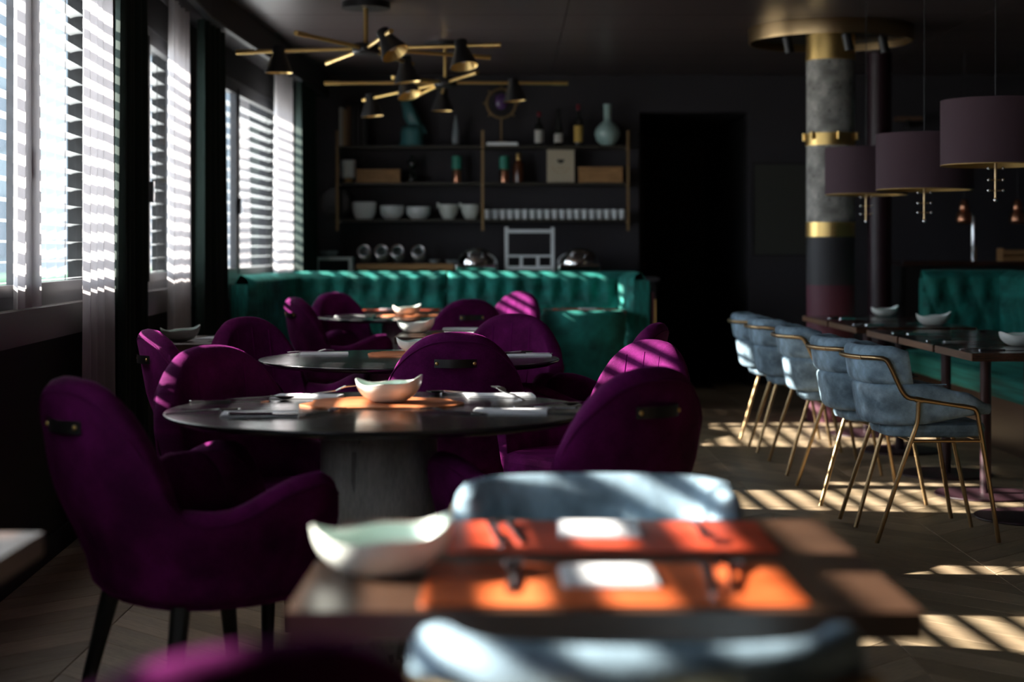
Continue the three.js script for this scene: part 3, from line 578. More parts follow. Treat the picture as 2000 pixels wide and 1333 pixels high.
cutlery('fork', 0.36, TOP + 0.003, 12.31, 80 * rad, 'left of the napkin on the right far mat by the banquette');
cutlery('knife', 0.68, TOP + 0.003, 12.31, 84 * rad, 'right of the napkin on the right far mat by the banquette');
napkin(napA, -1.47, TOP, 8.25, 0.3, 'white napkin on the small table by the window ledge');
cutlery('spoon', -1.47, TOP + 0.0066, 8.2, 40 * rad, 'on the napkin of the small table by the window ledge');
cutlery('fork', -1.38, TOP, 8.02, 60 * rad, 'by the napkin of the small table by the window ledge');
// foreground table
mat(M.leather, 0.125, 2.172, 0.475, 0.275, 'blurred orange leather mat on the near half of the foreground table');
mat(M.leatherRed, 0.145, 2.530, 0.475, 0.275, 'blurred red orange leather mat on the far half of the foreground table');
napkin(napB, 0.125, TOP + 0.003, 2.205, 0.02, 'blurred white napkin on the near mat of the foreground table');
napkin(napB, 0.132, TOP + 0.003, 2.575, -0.02, 'blurred white napkin on the far mat of the foreground table');
cutlery('fork', 0.0, TOP + 0.003, 2.19, 88 * rad, 'left of the near napkin on the foreground table');
cutlery('knife', 0.255, TOP + 0.003, 2.19, 88 * rad, 'right of the near napkin on the foreground table');
cutlery('spoon', 0.285, TOP + 0.003, 2.20, 84 * rad, 'beside the knife on the near mat of the foreground table');
cutlery('spoon', 0.0, TOP + 0.003, 2.55, 100 * rad, 'left of the far napkin on the foreground table');
cutlery('knife', -0.025, TOP + 0.003, 2.55, 96 * rad, 'outermost left on the far mat of the foreground table');
cutlery('fork', 0.285, TOP + 0.003, 2.55, -88 * rad, 'right of the far napkin on the foreground table');
mat(M.leather, -0.98, 2.32, 0.34, 0.28, 'orange leather mat on the table at the left edge');
// right row
[[2.10, 7.36, 'nearest'], [2.12, 8.05, 'second'], [2.12, 8.80, 'third'], [2.12, 9.84, 'fourth'], [2.14, 10.74, 'farthest']].forEach(([x, d, n], k) => {
  cutlery('fork', x - 0.06, TOP, d, (10 + k * 7) * rad, `at the aisle side of the ${n} right row table`);
  cutlery('knife', x + 0.02, TOP, d - 0.09, (4 + k * 5) * rad, `next to the fork on the ${n} right row table`);
  cutlery('spoon', x + 0.30, TOP, d + 0.12, (k * 6 - 8) * rad, `at the bench side of the ${n} right row table`);
});

/* ------------------------------------------------------------------ tufted banquettes */
function tufted(w, h, bulge, cols, rows, thick) {             // padded front faces +z, diamond creases between buttons, rolled top
  const bt = []; for (let r = 0; r < rows; r++) for (let c = 0; c < cols + (r % 2); c++) bt.push([((c + (r % 2 ? 0 : 0.5)) / cols - 0.5) * w, h * (0.30 + 0.45 * (rows > 1 ? r / (rows - 1) : 0.5))]);
  const px = w / cols, py = rows > 1 ? h * 0.45 / (rows - 1) : h;
  const height = (x, y) => {
    let m = 9; for (const [bx, by] of bt) { const q = Math.hypot((x - bx) / px, (y - by) / py * 0.9); if (q < m) m = q; }
    const pull = Math.exp(-m * m * 14), c1 = Math.abs(((x / px + y / py * 0.5) % 1 + 1.5) % 1 - 0.5), c2 = Math.abs(((x / px - y / py * 0.5) % 1 + 1.5) % 1 - 0.5), band = smooth(0.05, 0.2, y / h) * (1 - smooth(0.82, 0.95, y / h));
    const edge = Math.min(1, (w / 2 - Math.abs(x)) / 0.05); const e = Math.sqrt(Math.max(0, 1 - (1 - edge) * (1 - edge)));
    return bulge * e * (1 - 0.9 * pull - 0.25 * band * (Math.exp(-c1 * c1 * 260) + Math.exp(-c2 * c2 * 260)));
  };
  const nx = Math.round(w / 0.018), ny = 40;
  const g = grid(nx, ny, (u, v) => {
    const x = (u - 0.5) * w; if (v <= 0.7) { const y = v / 0.7 * (h - 0.05); return [x, y, thick / 2 + height(x, y)]; }
    const a = (v - 0.7) / 0.3, r = thick / 2; const w2 = a * Math.PI * 0.75; const b = height(x, h - 0.05) * Math.max(0, 1 - a * 1.6);
    return a < 0.7 ? [x, h - 0.05 + 0.05 * Math.sin(a / 0.7 * Math.PI / 2 + 0) * 1, (r + b) * Math.cos(a / 0.7 * Math.PI * 0.5) ] : [x, lerp(h, 0, (a - 0.7) / 0.3), -r * Math.min(1, (a - 0.7) * 20)];
  });
  return { geo: g, buttons: bt.map(([x, y]) => [x, y, thick / 2 + bulge * 0.12]) };
}
function backPanel(parent, w, h, cols, rows, mt, x, y, z, turn, thick = 0.12) {
  const t = tufted(w, h, 0.05, cols, rows, thick), m = mesh('tufted_back', t.geo, mt, parent); m.position.set(x, y, z); m.rotation.y = turn;
  const bg = new THREE.SphereGeometry(0.011, 10, 6).scale(1, 1, 0.6);
  for (const [bx, by, bz] of t.buttons) { const b = mesh('button', bg, mt, m); b.position.set(bx, by, bz); }
  for (const s of [-1, 1]) mesh('end_panel', box(0.012, h - 0.06, thick * 0.9, s * (w / 2 - 0.006), (h - 0.06) / 2, 0), mt, m);
}
{
  const L = thing('banquette', 'left half of the emerald tufted banquette, with a wing along the window wall', 'banquette', 0, 0, 0, 0, 'emerald banquette halves');
  const x0 = -1.68, x1 = -0.508, dB = 13.10;
  backPanel(L, x1 - x0, 0.60, 8, 2, M.green, (x0 + x1) / 2, 0.41, -dB, 0);
  backPanel(L, 2.1, 0.60, 13, 2, M.green, -1.745, 0.41, -12.02, Math.PI / 2 - 0.0245);
  mesh('seat', [rbox(x1 - x0, 0.14, 0.50, 0.04, (x0 + x1) / 2, 0.40, -12.80)], M.green, L);
  mesh('seat', rbox(0.36, 0.14, 1.55, 0.04, -1.49, 0.40, -11.77), M.green, L);
  mesh('plinth', [box(x1 - x0, 0.33, 0.60, (x0 + x1) / 2, 0.165, -12.84), box(0.32, 0.33, 1.5, -1.52, 0.165, -11.79)], M.blackWood, L);
  const R = thing('banquette', 'right half of the emerald tufted banquette, with a wing at its right end', 'banquette', 0, 0, 0, 0, 'emerald banquette halves');
  const a0 = -0.498, a1 = 0.96;
  backPanel(R, a1 - a0, 0.60, 10, 2, M.green, (a0 + a1) / 2, 0.41, -dB, 0);
  backPanel(R, 0.62, 0.60, 4, 2, M.green, 0.94, 0.41, -12.76, -Math.PI / 2 + 0.06);
  mesh('seat', rbox(a1 - a0 - 0.06, 0.14, 0.50, 0.04, (a0 + a1) / 2 - 0.03, 0.40, -12.80), M.green, R);
  mesh('plinth', box(a1 - a0, 0.33, 0.60, (a0 + a1) / 2, 0.165, -12.84), M.blackWood, R);
  mesh('end_board', box(0.02, 0.86, 0.62, 1.04, 0.43, -12.78), M.plum, R);
  mesh('brass_strip', box(0.012, 0.62, 0.025, 1.056, 0.50, -12.47), M.brass, R);
}
{
  const b = thing('banquette', 'shadowed dark green tufted bench behind the right row of tables', 'banquette', 0, 0, 0);
  mesh('seat', rbox(0.62, 0.15, 5.6, 0.04, 3.10, 0.39, -9.3), M.green, b);
  mesh('plinth', box(0.55, 0.315, 5.5, 3.14, 0.1575, -9.3), M.walnut, b);
  backPanel(b, 0.66, 0.60, 4, 2, M.green, 3.27, 0.43, -12.15, 0);
  backPanel(b, 5.6, 0.60, 28, 2, M.green, 3.58, 0.43, -9.3, -Math.PI / 2);
}

/* ------------------------------------------------------------------ buffet behind the banquette */
{
  const c = thing('buffet_counter', 'dark buffet counter along the end wall behind the banquette', 'counter', -0.22, 0, 14.32);
  mesh('worktop', rbox(2.9, 0.035, 0.56, 0.006, 0, 0.932, 0), M.wallDark, c);
  mesh('body', box(2.84, 0.915, 0.50, 0, 0.4575, 0), M.wallBlack, c);
  const Y = 0.95;
  const s = thing('tray_stand', 'white low tray stand at the left end of the buffet', 'stand', -1.51, Y, 14.3);
  mesh('tray', rbox(0.34, 0.026, 0.26, 0.006, 0, 0.153, 0), M.white, s);
  for (const [x, z] of [[0.15, 0.11], [-0.15, 0.11], [0.15, -0.11], [-0.15, -0.11]]) mesh('leg', box(0.022, 0.140, 0.022, x, 0.070, z), M.white, s);
  const dish = lathe([[0, 0], [0.05, 0], [0.075, 0.03], [0.08, 0.055], [0.074, 0.055], [0.068, 0.03], [0.045, 0.008], [0, 0.008]], 32);
  tag(place(mesh('glass_dish', dish, M.smoke), -1.55, Y + 0.166, 14.32), 'dark glass dish on the white tray stand at left', 'dish', 'buffet dishes');
  const board = thing('serving_board', 'long wooden serving board on the buffet carrying the jars', 'board', -0.90, Y, 14.28);
  mesh('plank', rbox(0.82, 0.05, 0.24, 0.006, 0, 0.085, 0), M.pine, board); for (const x of [-0.34, 0.34]) mesh('foot', box(0.04, 0.06, 0.2, x, 0.03, 0), M.pine, board);
  ['leftmost glass jar tipped towards us on the serving board', 'second glass jar tipped towards us on the serving board', 'third glass jar tipped towards us on the serving board', 'rightmost glass jar tipped towards us on the serving board'].forEach((label, k) => {
    const j = thing('glass_jar', label, 'jar', [-1.245, -1.10, -0.965, -0.79][k], Y + 0.110, 14.28, 0, 'tipped glass jars');
    const t = new THREE.Group();
    const body = lathe([[0.034, 0.13], [0.05, 0.125], [0.062, 0.10], [0.064, 0.02], [0.055, 0.0], [0, 0]], 28).rotateX(Math.PI / 2 - 0.35).translate(0, 0.062, -0.065);
    mesh('body', body, M.smoke, j); mesh('ring', new THREE.TorusGeometry(0.052, 0.011, 8, 28).rotateX(-0.35).translate(0, 0.105, 0.058), M.steel, j);
    mesh('scoop', rod([0.0, 0.078, 0.04], [0.02, 0.006, 0.09], 0.004), M.steel, j);
  });
  for (const [x, l] of [[-0.655, 'left shallow grey dish at the right end of the serving board'], [-0.515, 'right shallow grey dish at the right end of the serving board']]) tag(place(mesh('shallow_dish', lathe([[0, 0], [0.03, 0], [0.055, 0.035], [0.05, 0.035], [0.028, 0.006], [0, 0.006]], 24), M.smoke), x, Y + 0.110, 14.26), l, 'dish', 'buffet dishes');
  [[-0.30, 'left'], [0.56, 'right']].forEach(([x, n]) => {
    const d = thing('chafing_dish', `chrome roll-top chafing dish on the ${n} of the white rack`, 'chafing dish', x, Y, 14.26, 0, 'chafing dishes');
    mesh('pan', rbox(0.36, 0.07, 0.30, 0.02, 0, 0.075, 0), M.chrome, d);
    mesh('lid', new THREE.SphereGeometry(1, 40, 16, 0, Math.PI * 2, 0, Math.PI / 2).scale(0.182, 0.135, 0.150).translate(0, 0.108, 0), M.chrome, d);
    mesh('handle', tube([[-0.06, 0.185, 0.115], [-0.05, 0.205, 0.155], [0.05, 0.205, 0.155], [0.06, 0.185, 0.115]], 0.006, 20), M.steel, d);
    for (const [a, b] of [[0.15, 0.12], [-0.15, 0.12], [0.15, -0.12], [-0.15, -0.12]]) mesh('leg', cyl(0.012, 0.012, 0.042, a, 0.021, b, 10), M.steel, d);
  });
  const r = thing('display_rack', 'white metal display rack standing on the buffet', 'rack', 0.148, Y, 14.3);
  const rw = 0.42, rh = 0.42;
  for (const x of [-1, 1]) mesh('upright', box(0.03, rh, 0.04, x * (rw / 2 - 0.015), rh / 2, 0), M.white, r);
  mesh('top_bar', box(rw - 0.06, 0.028, 0.03, 0, rh - 0.035, 0), M.white, r); mesh('cross_bar', box(rw - 0.06, 0.018, 0.03, 0, 0.175, 0), M.white, r); mesh('base_bar', box(rw - 0.06, 0.03, 0.16, 0, 0.075, 0), M.white, r);
  for (const x of [-0.07, 0.07]) mesh('divider', box(0.026, 0.078, 0.03, x, 0.128, 0), M.white, r);
  mesh('foot', [box(0.03, 0.014, 0.22, -rw / 2 + 0.015, 0.007, 0), box(0.03, 0.014, 0.22, rw / 2 - 0.015, 0.007, 0)], M.white, r);
}

/* ------------------------------------------------------------------ wall shelf and what stands on it */
const SX = (px) => (px - 1000) * 0.00441, DW = 14.58;        // metres along the end wall
const SHELF = [2.070, 1.755, 1.440];
{
  const s = thing('wall_shelf', 'antique brass wall shelf with three long boards on the end wall', 'shelf', 0, 0, 0);
  for (const px of [661, 943, 1225]) { mesh('upright', box(0.022, 0.86, 0.022, SX(px), 1.77, -DW + 0.12), M.antique, s); mesh('bracket', SHELF.map((y) => box(0.016, 0.014, 0.26, SX(px), y - 0.018, -DW - 0.015)), M.antique, s); }
  for (const y of SHELF) for (const [a, b] of [[655, 942], [944, 1231]]) mesh('board', box((b - a) * 0.00441, 0.018, 0.25, SX((a + b) / 2), y - 0.009, -DW - 0.02), M.shelfBoard, s);
}
const [Y1, Y2, Y3] = SHELF;
function lathed(name, label, cat, pts, mt, px, y, group, extra) { const g = thing(name, label, cat, SX(px), y, DW, 0, group); mesh('body', lathe(pts, 32), mt, g); extra?.(g); return g; }
// top board
[[667, 0.026, 0.33, M.bookGrey, 'grey book at the left end of the top shelf'], [674, 0.030, 0.31, M.bookTan, 'tan book second from left on the top shelf'], [682, 0.032, 0.34, M.bookBrown, 'brown book third from left on the top shelf'], [691, 0.04, 0.33, M.bookDark, 'black book fourth from left on the top shelf'], [701, 0.042, 0.33, M.bookDark, 'black book fifth from left on the top shelf'], [711.5, 0.045, 0.32, M.bookDark, 'black book at the right end of the row on the top shelf']].forEach(([px, w, h, mt, l]) => {
  const b = thing('book', l, 'book', SX(px), Y1, DW, 0, 'books on the top shelf');
  mesh('cover', [box(0.003, h, 0.2, -w / 2 + 0.0025, h / 2, 0), box(0.003, h, 0.2, w / 2 - 0.0025, h / 2, 0), box(w - 0.002, h, 0.004, 0, h / 2, 0.1)], mt, b); mesh('pages', box(w - 0.008, h - 0.012, 0.19, 0, h / 2, -0.002), M.paper, b);
});
{
  const p = thing('parrot_sculpture', 'teal parrot sculpture perched on a stump, top shelf', 'sculpture', SX(804), Y1, DW);
  mesh('stump', lathe([[0, 0], [0.105, 0], [0.110, 0.02], [0.095, 0.06], [0.100, 0.11], [0.088, 0.16], [0.07, 0.175], [0, 0.178]], 14), M.teal, p);
  const loft = (stations, n = 16) => grid(stations.length - 1, n, (u, v) => { const s = stations[Math.round(u * (stations.length - 1))], a = v * 2 * Math.PI; return [s[0] + s[2] * Math.cos(a), s[1] + s[3] * Math.cos(a), s[4] * Math.sin(a)]; });
  const spine = [[-0.045, 0.425, 0.001, 0, 0.001], [-0.05, 0.405, 0.035, 0.01, 0.032], [-0.045, 0.37, 0.045, 0.008, 0.042], [-0.03, 0.33, 0.052, 0.012, 0.047], [-0.012, 0.27, 0.060, 0.022, 0.055], [0.015, 0.215, 0.052, 0.030, 0.048], [0.055, 0.17, 0.032, 0.026, 0.030], [0.095, 0.14, 0.016, 0.018, 0.018], [0.13, 0.115, 0.002, 0.003, 0.004]];
  mesh('body', loft(spine), M.teal, p);
  mesh('beak', new THREE.ConeGeometry(0.016, 0.05, 10).rotateZ(2.5).translate(-0.088, 0.375, 0), M.teal, p);
  mesh('wing', new THREE.SphereGeometry(1, 16, 10).scale(0.028, 0.085, 0.012).rotateZ(0.55).translate(0.012, 0.255, 0.052), M.teal, p);
  mesh('claw', [rod([-0.02, 0.17, 0.02], [-0.01, 0.23, 0.02], 0.010), rod([0.01, 0.17, -0.02], [0.01, 0.23, -0.02], 0.010)], M.teal, p);
}
lathed('glass_obelisk', 'grey teardrop glass ornament alone on the top shelf', 'ornament', [[0, 0.02], [0.030, 0.02], [0.034, 0.06], [0.032, 0.11], [0.020, 0.20], [0.006, 0.265], [0, 0.275]], M.smoke, 890, Y1, null, (g) => mesh('stand', lathe([[0, 0], [0.04, 0], [0.04, 0.012], [0.012, 0.02], [0, 0.02]], 20), M.blackMetal, g));
{
  const r = thing('ring_ornament', 'brass ring ornament with a purple stone, behind the far chandelier', 'ornament', SX(979), Y1 + 0.030, DW + 0.03, 0);
  mesh('ring', new THREE.TorusGeometry(0.125, 0.011, 10, 48).translate(0, 0.345, 0), M.antique, r);
  mesh('stone', new THREE.IcosahedronGeometry(0.07, 1).scale(0.85, 1.05, 0.4).translate(0, 0.36, 0), M.amethyst, r);
  for (let k = 0; k < 8; k++) { const a = k * Math.PI / 4; mesh('stud', rod([0.132 * Math.cos(a), 0.345 + 0.132 * Math.sin(a), 0], [0.158 * Math.cos(a), 0.345 + 0.158 * Math.sin(a), 0], 0.010, 0.006), M.antique, r); }
  mesh('stem', cyl(0.008, 0.008, 0.21, 0, 0.115, 0, 10), M.antique, r); mesh('foot', lathe([[0, 0.0], [0.06, 0.0], [0.055, 0.012], [0.012, 0.02], [0, 0.02]], 24), M.antique, r);
}
{
  const b = thing('book', 'pale wide book lying flat on the top shelf', 'book', SX(981), Y1, DW - 0.05, 0);
  b.position.z = -(DW - 0.07); mesh('cover', [box(0.28, 0.003, 0.10, 0, 0.0015, 0), box(0.26, 0.003, 0.10, 0, 0.0285, 0)], M.paper, b); mesh('pages', box(0.265, 0.024, 0.095, 0, 0.015, 0), M.white, b);
  b.scale.set(1, 1, 1);
}
function wine(px, label, h, foil, lab, tall) {
  const r = tall ? 0.036 : 0.038, g = thing('wine_bottle', label, 'bottle', SX(px), Y1, DW + 0.0, 0, 'wine bottles on the top shelf');
  const sh = tall ? 0.42 : 0.58;
  mesh('glass', lathe([[0, 0], [r, 0], [r, h * sh], [r * 0.85, h * (sh + 0.06)], [0.016, h * (tall ? 0.8 : 0.72)], [0.0145, h], [0, h]], 24), M.bottleDark, g);
  mesh('foil', lathe([[0.0152, h * 0.80], [0.0152, h + 0.001], [0, h + 0.001]], 20), foil, g);
  mesh('paper_label', lathe([[r + 0.0006, h * 0.10], [r + 0.0006, h * sh - 0.03]], 24), lab, g);
}
wine(1053, 'wine bottle with pale label and red foil, left of three', 0.295, M.redFoil, M.paper, false);
wine(1091, 'wine bottle with pale label and dark foil, middle of three', 0.33, M.blackMetal, M.paper, true);
wine(1130, 'wine bottle with yellow label and red foil, right of three', 0.36, M.redFoil, M.goldPaper, false);
lathed('vase', 'celadon bottle vase with long neck at the right end of the top shelf', 'vase', [[0, 0], [0.055, 0], [0.06, 0.012], [0.095, 0.05], [0.112, 0.105], [0.105, 0.15], [0.072, 0.19], [0.038, 0.215], [0.034, 0.25], [0.035, 0.34], [0.040, 0.365], [0.033, 0.362], [0.028, 0.25], [0, 0.24]], M.celadon, 1187, Y1);
// middle board
lathed('table_lantern', 'white cylinder lantern on brass foot at the left end of the middle shelf', 'lantern', [[0, 0.04], [0.062, 0.04], [0.064, 0.06], [0.064, 0.195], [0.058, 0.198], [0, 0.198]], M.white, 680, Y2, null, (g) => mesh('foot', lathe([[0, 0], [0.045, 0], [0.045, 0.03], [0.03, 0.04], [0, 0.04]], 24), M.brass, g));
function woodBox(px0, px1, h, label) { const w = (px1 - px0) * 0.00441, g = thing('wooden_box', label, 'box', SX((px0 + px1) / 2), Y2, DW - 0.02, 0, 'wooden boxes'); mesh('body', rbox(w, h - 0.014, 0.16, 0.003, 0, (h - 0.014) / 2, 0), M.pine, g); mesh('lid', rbox(w + 0.004, 0.013, 0.164, 0.002, 0, h - 0.0065, 0), M.pine, g); mesh('stamp', box(w * 0.5, 0.003, 0.001, 0, h * 0.45, 0.0802), M.bookBrown, g); }
woodBox(697, 782, 0.115, 'wooden box next to the white lantern on the middle shelf');
woodBox(1130, 1215, 0.135, 'wooden box at the right end of the middle shelf');
lathed('decanter', 'dark hourglass decanter with bright reflections on the middle shelf', 'decanter', [[0, 0], [0.05, 0], [0.055, 0.03], [0.045, 0.075], [0.018, 0.1], [0.018, 0.115], [0.042, 0.14], [0.045, 0.18], [0.03, 0.20], [0, 0.205]], M.bottleDark, 805, Y2, null, (g) => mesh('stopper', new THREE.SphereGeometry(0.022, 14, 10).translate(0, 0.222, 0), M.bottleDark, g));
for (const [px, l] of [[892, 'copper flask with teal cap, left one, on the middle shelf'], [985, 'copper flask with teal cap, right one, beside the amber bottle']]) lathed('copper_flask', l, 'flask', [[0, 0], [0.034, 0], [0.036, 0.008], [0.036, 0.115], [0, 0.115]], M.copper, px, Y2, 'copper flasks', (g) => mesh('cap', lathe([[0, 0.115], [0.042, 0.115], [0.043, 0.125], [0.043, 0.225], [0.038, 0.232], [0, 0.232]], 28), M.tealCap, g));
lathed('amber_bottle', 'amber bottle with gold neck on the middle shelf', 'bottle', [[0, 0], [0.046, 0], [0.048, 0.01], [0.046, 0.16], [0.03, 0.185], [0.022, 0.20], [0, 0.20]], M.amber, 1013, Y2, null, (g) => mesh('neck', lathe([[0.024, 0.19], [0.025, 0.26], [0, 0.262]], 20), M.brass, g));
{
  const p = thing('framed_print', 'cream card with a dark dome and laurel motif leaning on the middle shelf', 'picture', SX(1095), Y2, DW - 0.03);
  mesh('card', box(0.235, 0.285, 0.012, 0, 0.1425, 0), M.cream, p);
  const motif = mesh('motif', new THREE.SphereGeometry(0.032, 20, 10, 0, Math.PI * 2, 0, Math.PI / 2).rotateX(Math.PI).scale(1, 1, 0.06).translate(0, 0.200, 0.0062), M.ink, p);
  for (const s of [-1, 1]) mesh('laurel', tube([[s * 0.012, 0.085, 0.007], [s * 0.05, 0.10, 0.007], [s * 0.072, 0.14, 0.007]], 0.0035, 16, 5), M.bookTan, p);
  mesh('line', [box(0.07, 0.004, 0.001, 0, 0.135, 0.0063), box(0.05, 0.004, 0.001, 0, 0.118, 0.0063)], M.bookTan, p);
}
// lower board
{ const p = thing('charger_plate', 'black round plate leaning at the left end of the lower shelf', 'plate', SX(655), Y3, DW); mesh('disc', lathe([[0, 0], [0.10, 0], [0.135, 0.014], [0.137, 0.018], [0.098, 0.006], [0, 0.006]], 40).rotateX(Math.PI / 2 - 0.12).translate(0, 0.137, -0.02), M.blackLeather, p); mesh('rim', new THREE.TorusGeometry(0.135, 0.003, 6, 48).rotateX(-0.12).translate(0, 0.137, 0), M.blackMetal, p); }
const pot = (R, h, b) => [[0, 0], [R * b, 0], [R * (b + 0.18), h * 0.12], [R * 0.95, h * 0.4], [R, h * 0.7], [R, h], [R - 0.006, h], [R - 0.008, h * 0.6], [R * b, 0.012], [0, 0.012]];
lathed('white_bowl', 'tall white bowl, first from left on the lower shelf', 'bowl', pot(0.104, 0.150, 0.62), M.white, 711, Y3, 'white bowls on the lower shelf');
lathed('white_bowl', 'medium white bowl, second from left on the lower shelf', 'bowl', pot(0.102, 0.118, 0.5), M.white, 765, Y3, 'white bowls on the lower shelf');
lathed('white_bowl', 'low white bowl, third from left on the lower shelf', 'bowl', pot(0.104, 0.108, 0.5), M.white, 817, Y3, 'white bowls on the lower shelf');
for (const [px, l] of [[877, 'small white pouring bowl with spout, left one of two'], [918, 'small white pouring bowl with spout, right one next to the shelf upright']]) { const g = lathed('pouring_bowl', l, 'bowl', [[0, 0], [0.04, 0], [0.05, 0.01], [0.076, 0.06], [0.084, 0.11], [0.084, 0.128], [0.078, 0.128], [0.07, 0.06], [0.04, 0.012], [0, 0.012]], M.porcelain, px + (px > 900 ? 1 : -1), Y3, 'pouring bowls'); mesh('spout', new THREE.ConeGeometry(0.03, 0.05, 12, 1, true, 0, Math.PI).rotateZ(Math.PI * 0.86).translate(-0.086, 0.112, 0), M.porcelain, g); }
{
  const g = thing('tumbler', '', 'cup', 0, 0, 0, 0, 'row of white tumblers on the lower shelf'); mesh('body', lathe([[0, 0], [0.022, 0], [0.029, 0.085], [0.026, 0.085], [0.020, 0.006], [0, 0.006]], 18), M.white, g);
  const label = 'small white tumbler in the close row on the right of the lower shelf';
  for (let k = 0; k < 19; k++) { const x = SX(953 + k * 14.6); if (k) copyOf(g, 'tumbler', label, x, Y3, DW, 0); else { place(g, x, Y3, DW, 0); g.userData.label = label; } }
}

/* ------------------------------------------------------------------ chandeliers */
function chandelier(label, x, d, y, arms, group) {
  const g = thing('chandelier', label, 'chandelier', x, y, d, 0, group);
  mesh('canopy', cyl(0.15, 0.15, 0.04, 0, CEIL - y - 0.02, 0, 32), M.blackMetal, g);
  mesh('stem', cyl(0.014, 0.014, CEIL - y - 0.04, 0, (CEIL - y - 0.04) / 2, 0, 14), M.brass, g);
  mesh('hub', lathe([[0, -0.035], [0.075, -0.035], [0.085, -0.02], [0.085, 0.02], [0.07, 0.03], [0, 0.03]], 32), M.blackMetal, g);
  for (const [ax, ay, ad, shadeAt, tilt = 0, swing = 0] of arms) {
    const end = [ax, ay, -ad], L = Math.hypot(ax, ay, ad), at = (k) => [ax * k, ay * k, -ad * k];
    const a = mesh('arm', rod(at(0.07 / L), end, 0.0125), M.brass, g);
    mesh('end_cap', rod(at(1 - 0.10 / L), at(1 + 0.012 / L), 0.0155), M.brass, a);
    if (shadeAt) {
      const [sx, sy, sz] = at(shadeAt), turn = (q) => q.rotateZ(tilt).rotateX(swing).translate(sx, sy, sz);
      const s = mesh('shade', turn(lathe([[0, 0.035], [0.036, 0.035], [0.04, 0.03], [0.04, -0.015], [0.088, -0.135], [0.0865, -0.136]], 32)), M.blackMetal, g);
      mesh('lining', turn(lathe([[0.036, -0.015], [0.0855, -0.134]], 32)), M.goldInside, s);
      mesh('bulb', turn(new THREE.SphereGeometry(0.033, 16, 12).translate(0, -0.075, 0)), M.bulb, s);
    }
  }
  return g;
}
chandelier('near brass chandelier with black cone shades, its stem cut by the top edge', -0.90, 10.4, 2.415, [
  [-0.79, -0.02, 0.02, 0.68], [0.82, 0.0, -0.18, 0.72, 0.15, -0.25], [-0.33, 0.0, -0.73], [0.75, -0.02, 0.30], [-0.30, -0.02, 0.60], [0.20, 0.02, -0.66, 0.78, 0.5, -0.35], [0.24, -0.015, 0.72, 0.85, 0.12],
], 'chandeliers');
chandelier('far brass chandelier with black cone shades, in front of the shelves', -0.49, 12.4, 2.405, [
  [-0.87, -0.01, -0.05], [0.89, 0.0, 0.05, 0.56, 0.1], [-0.62, -0.10, 0.3, 0.92, 0.1], [0.24, 0.02, -0.5], [-0.25, -0.10, 0.15, 0.0], [-0.34, -0.02, -0.55, 0.8, 0.3, -0.3], [-0.05, -0.03, 0.62, 0.9],
], 'chandeliers');

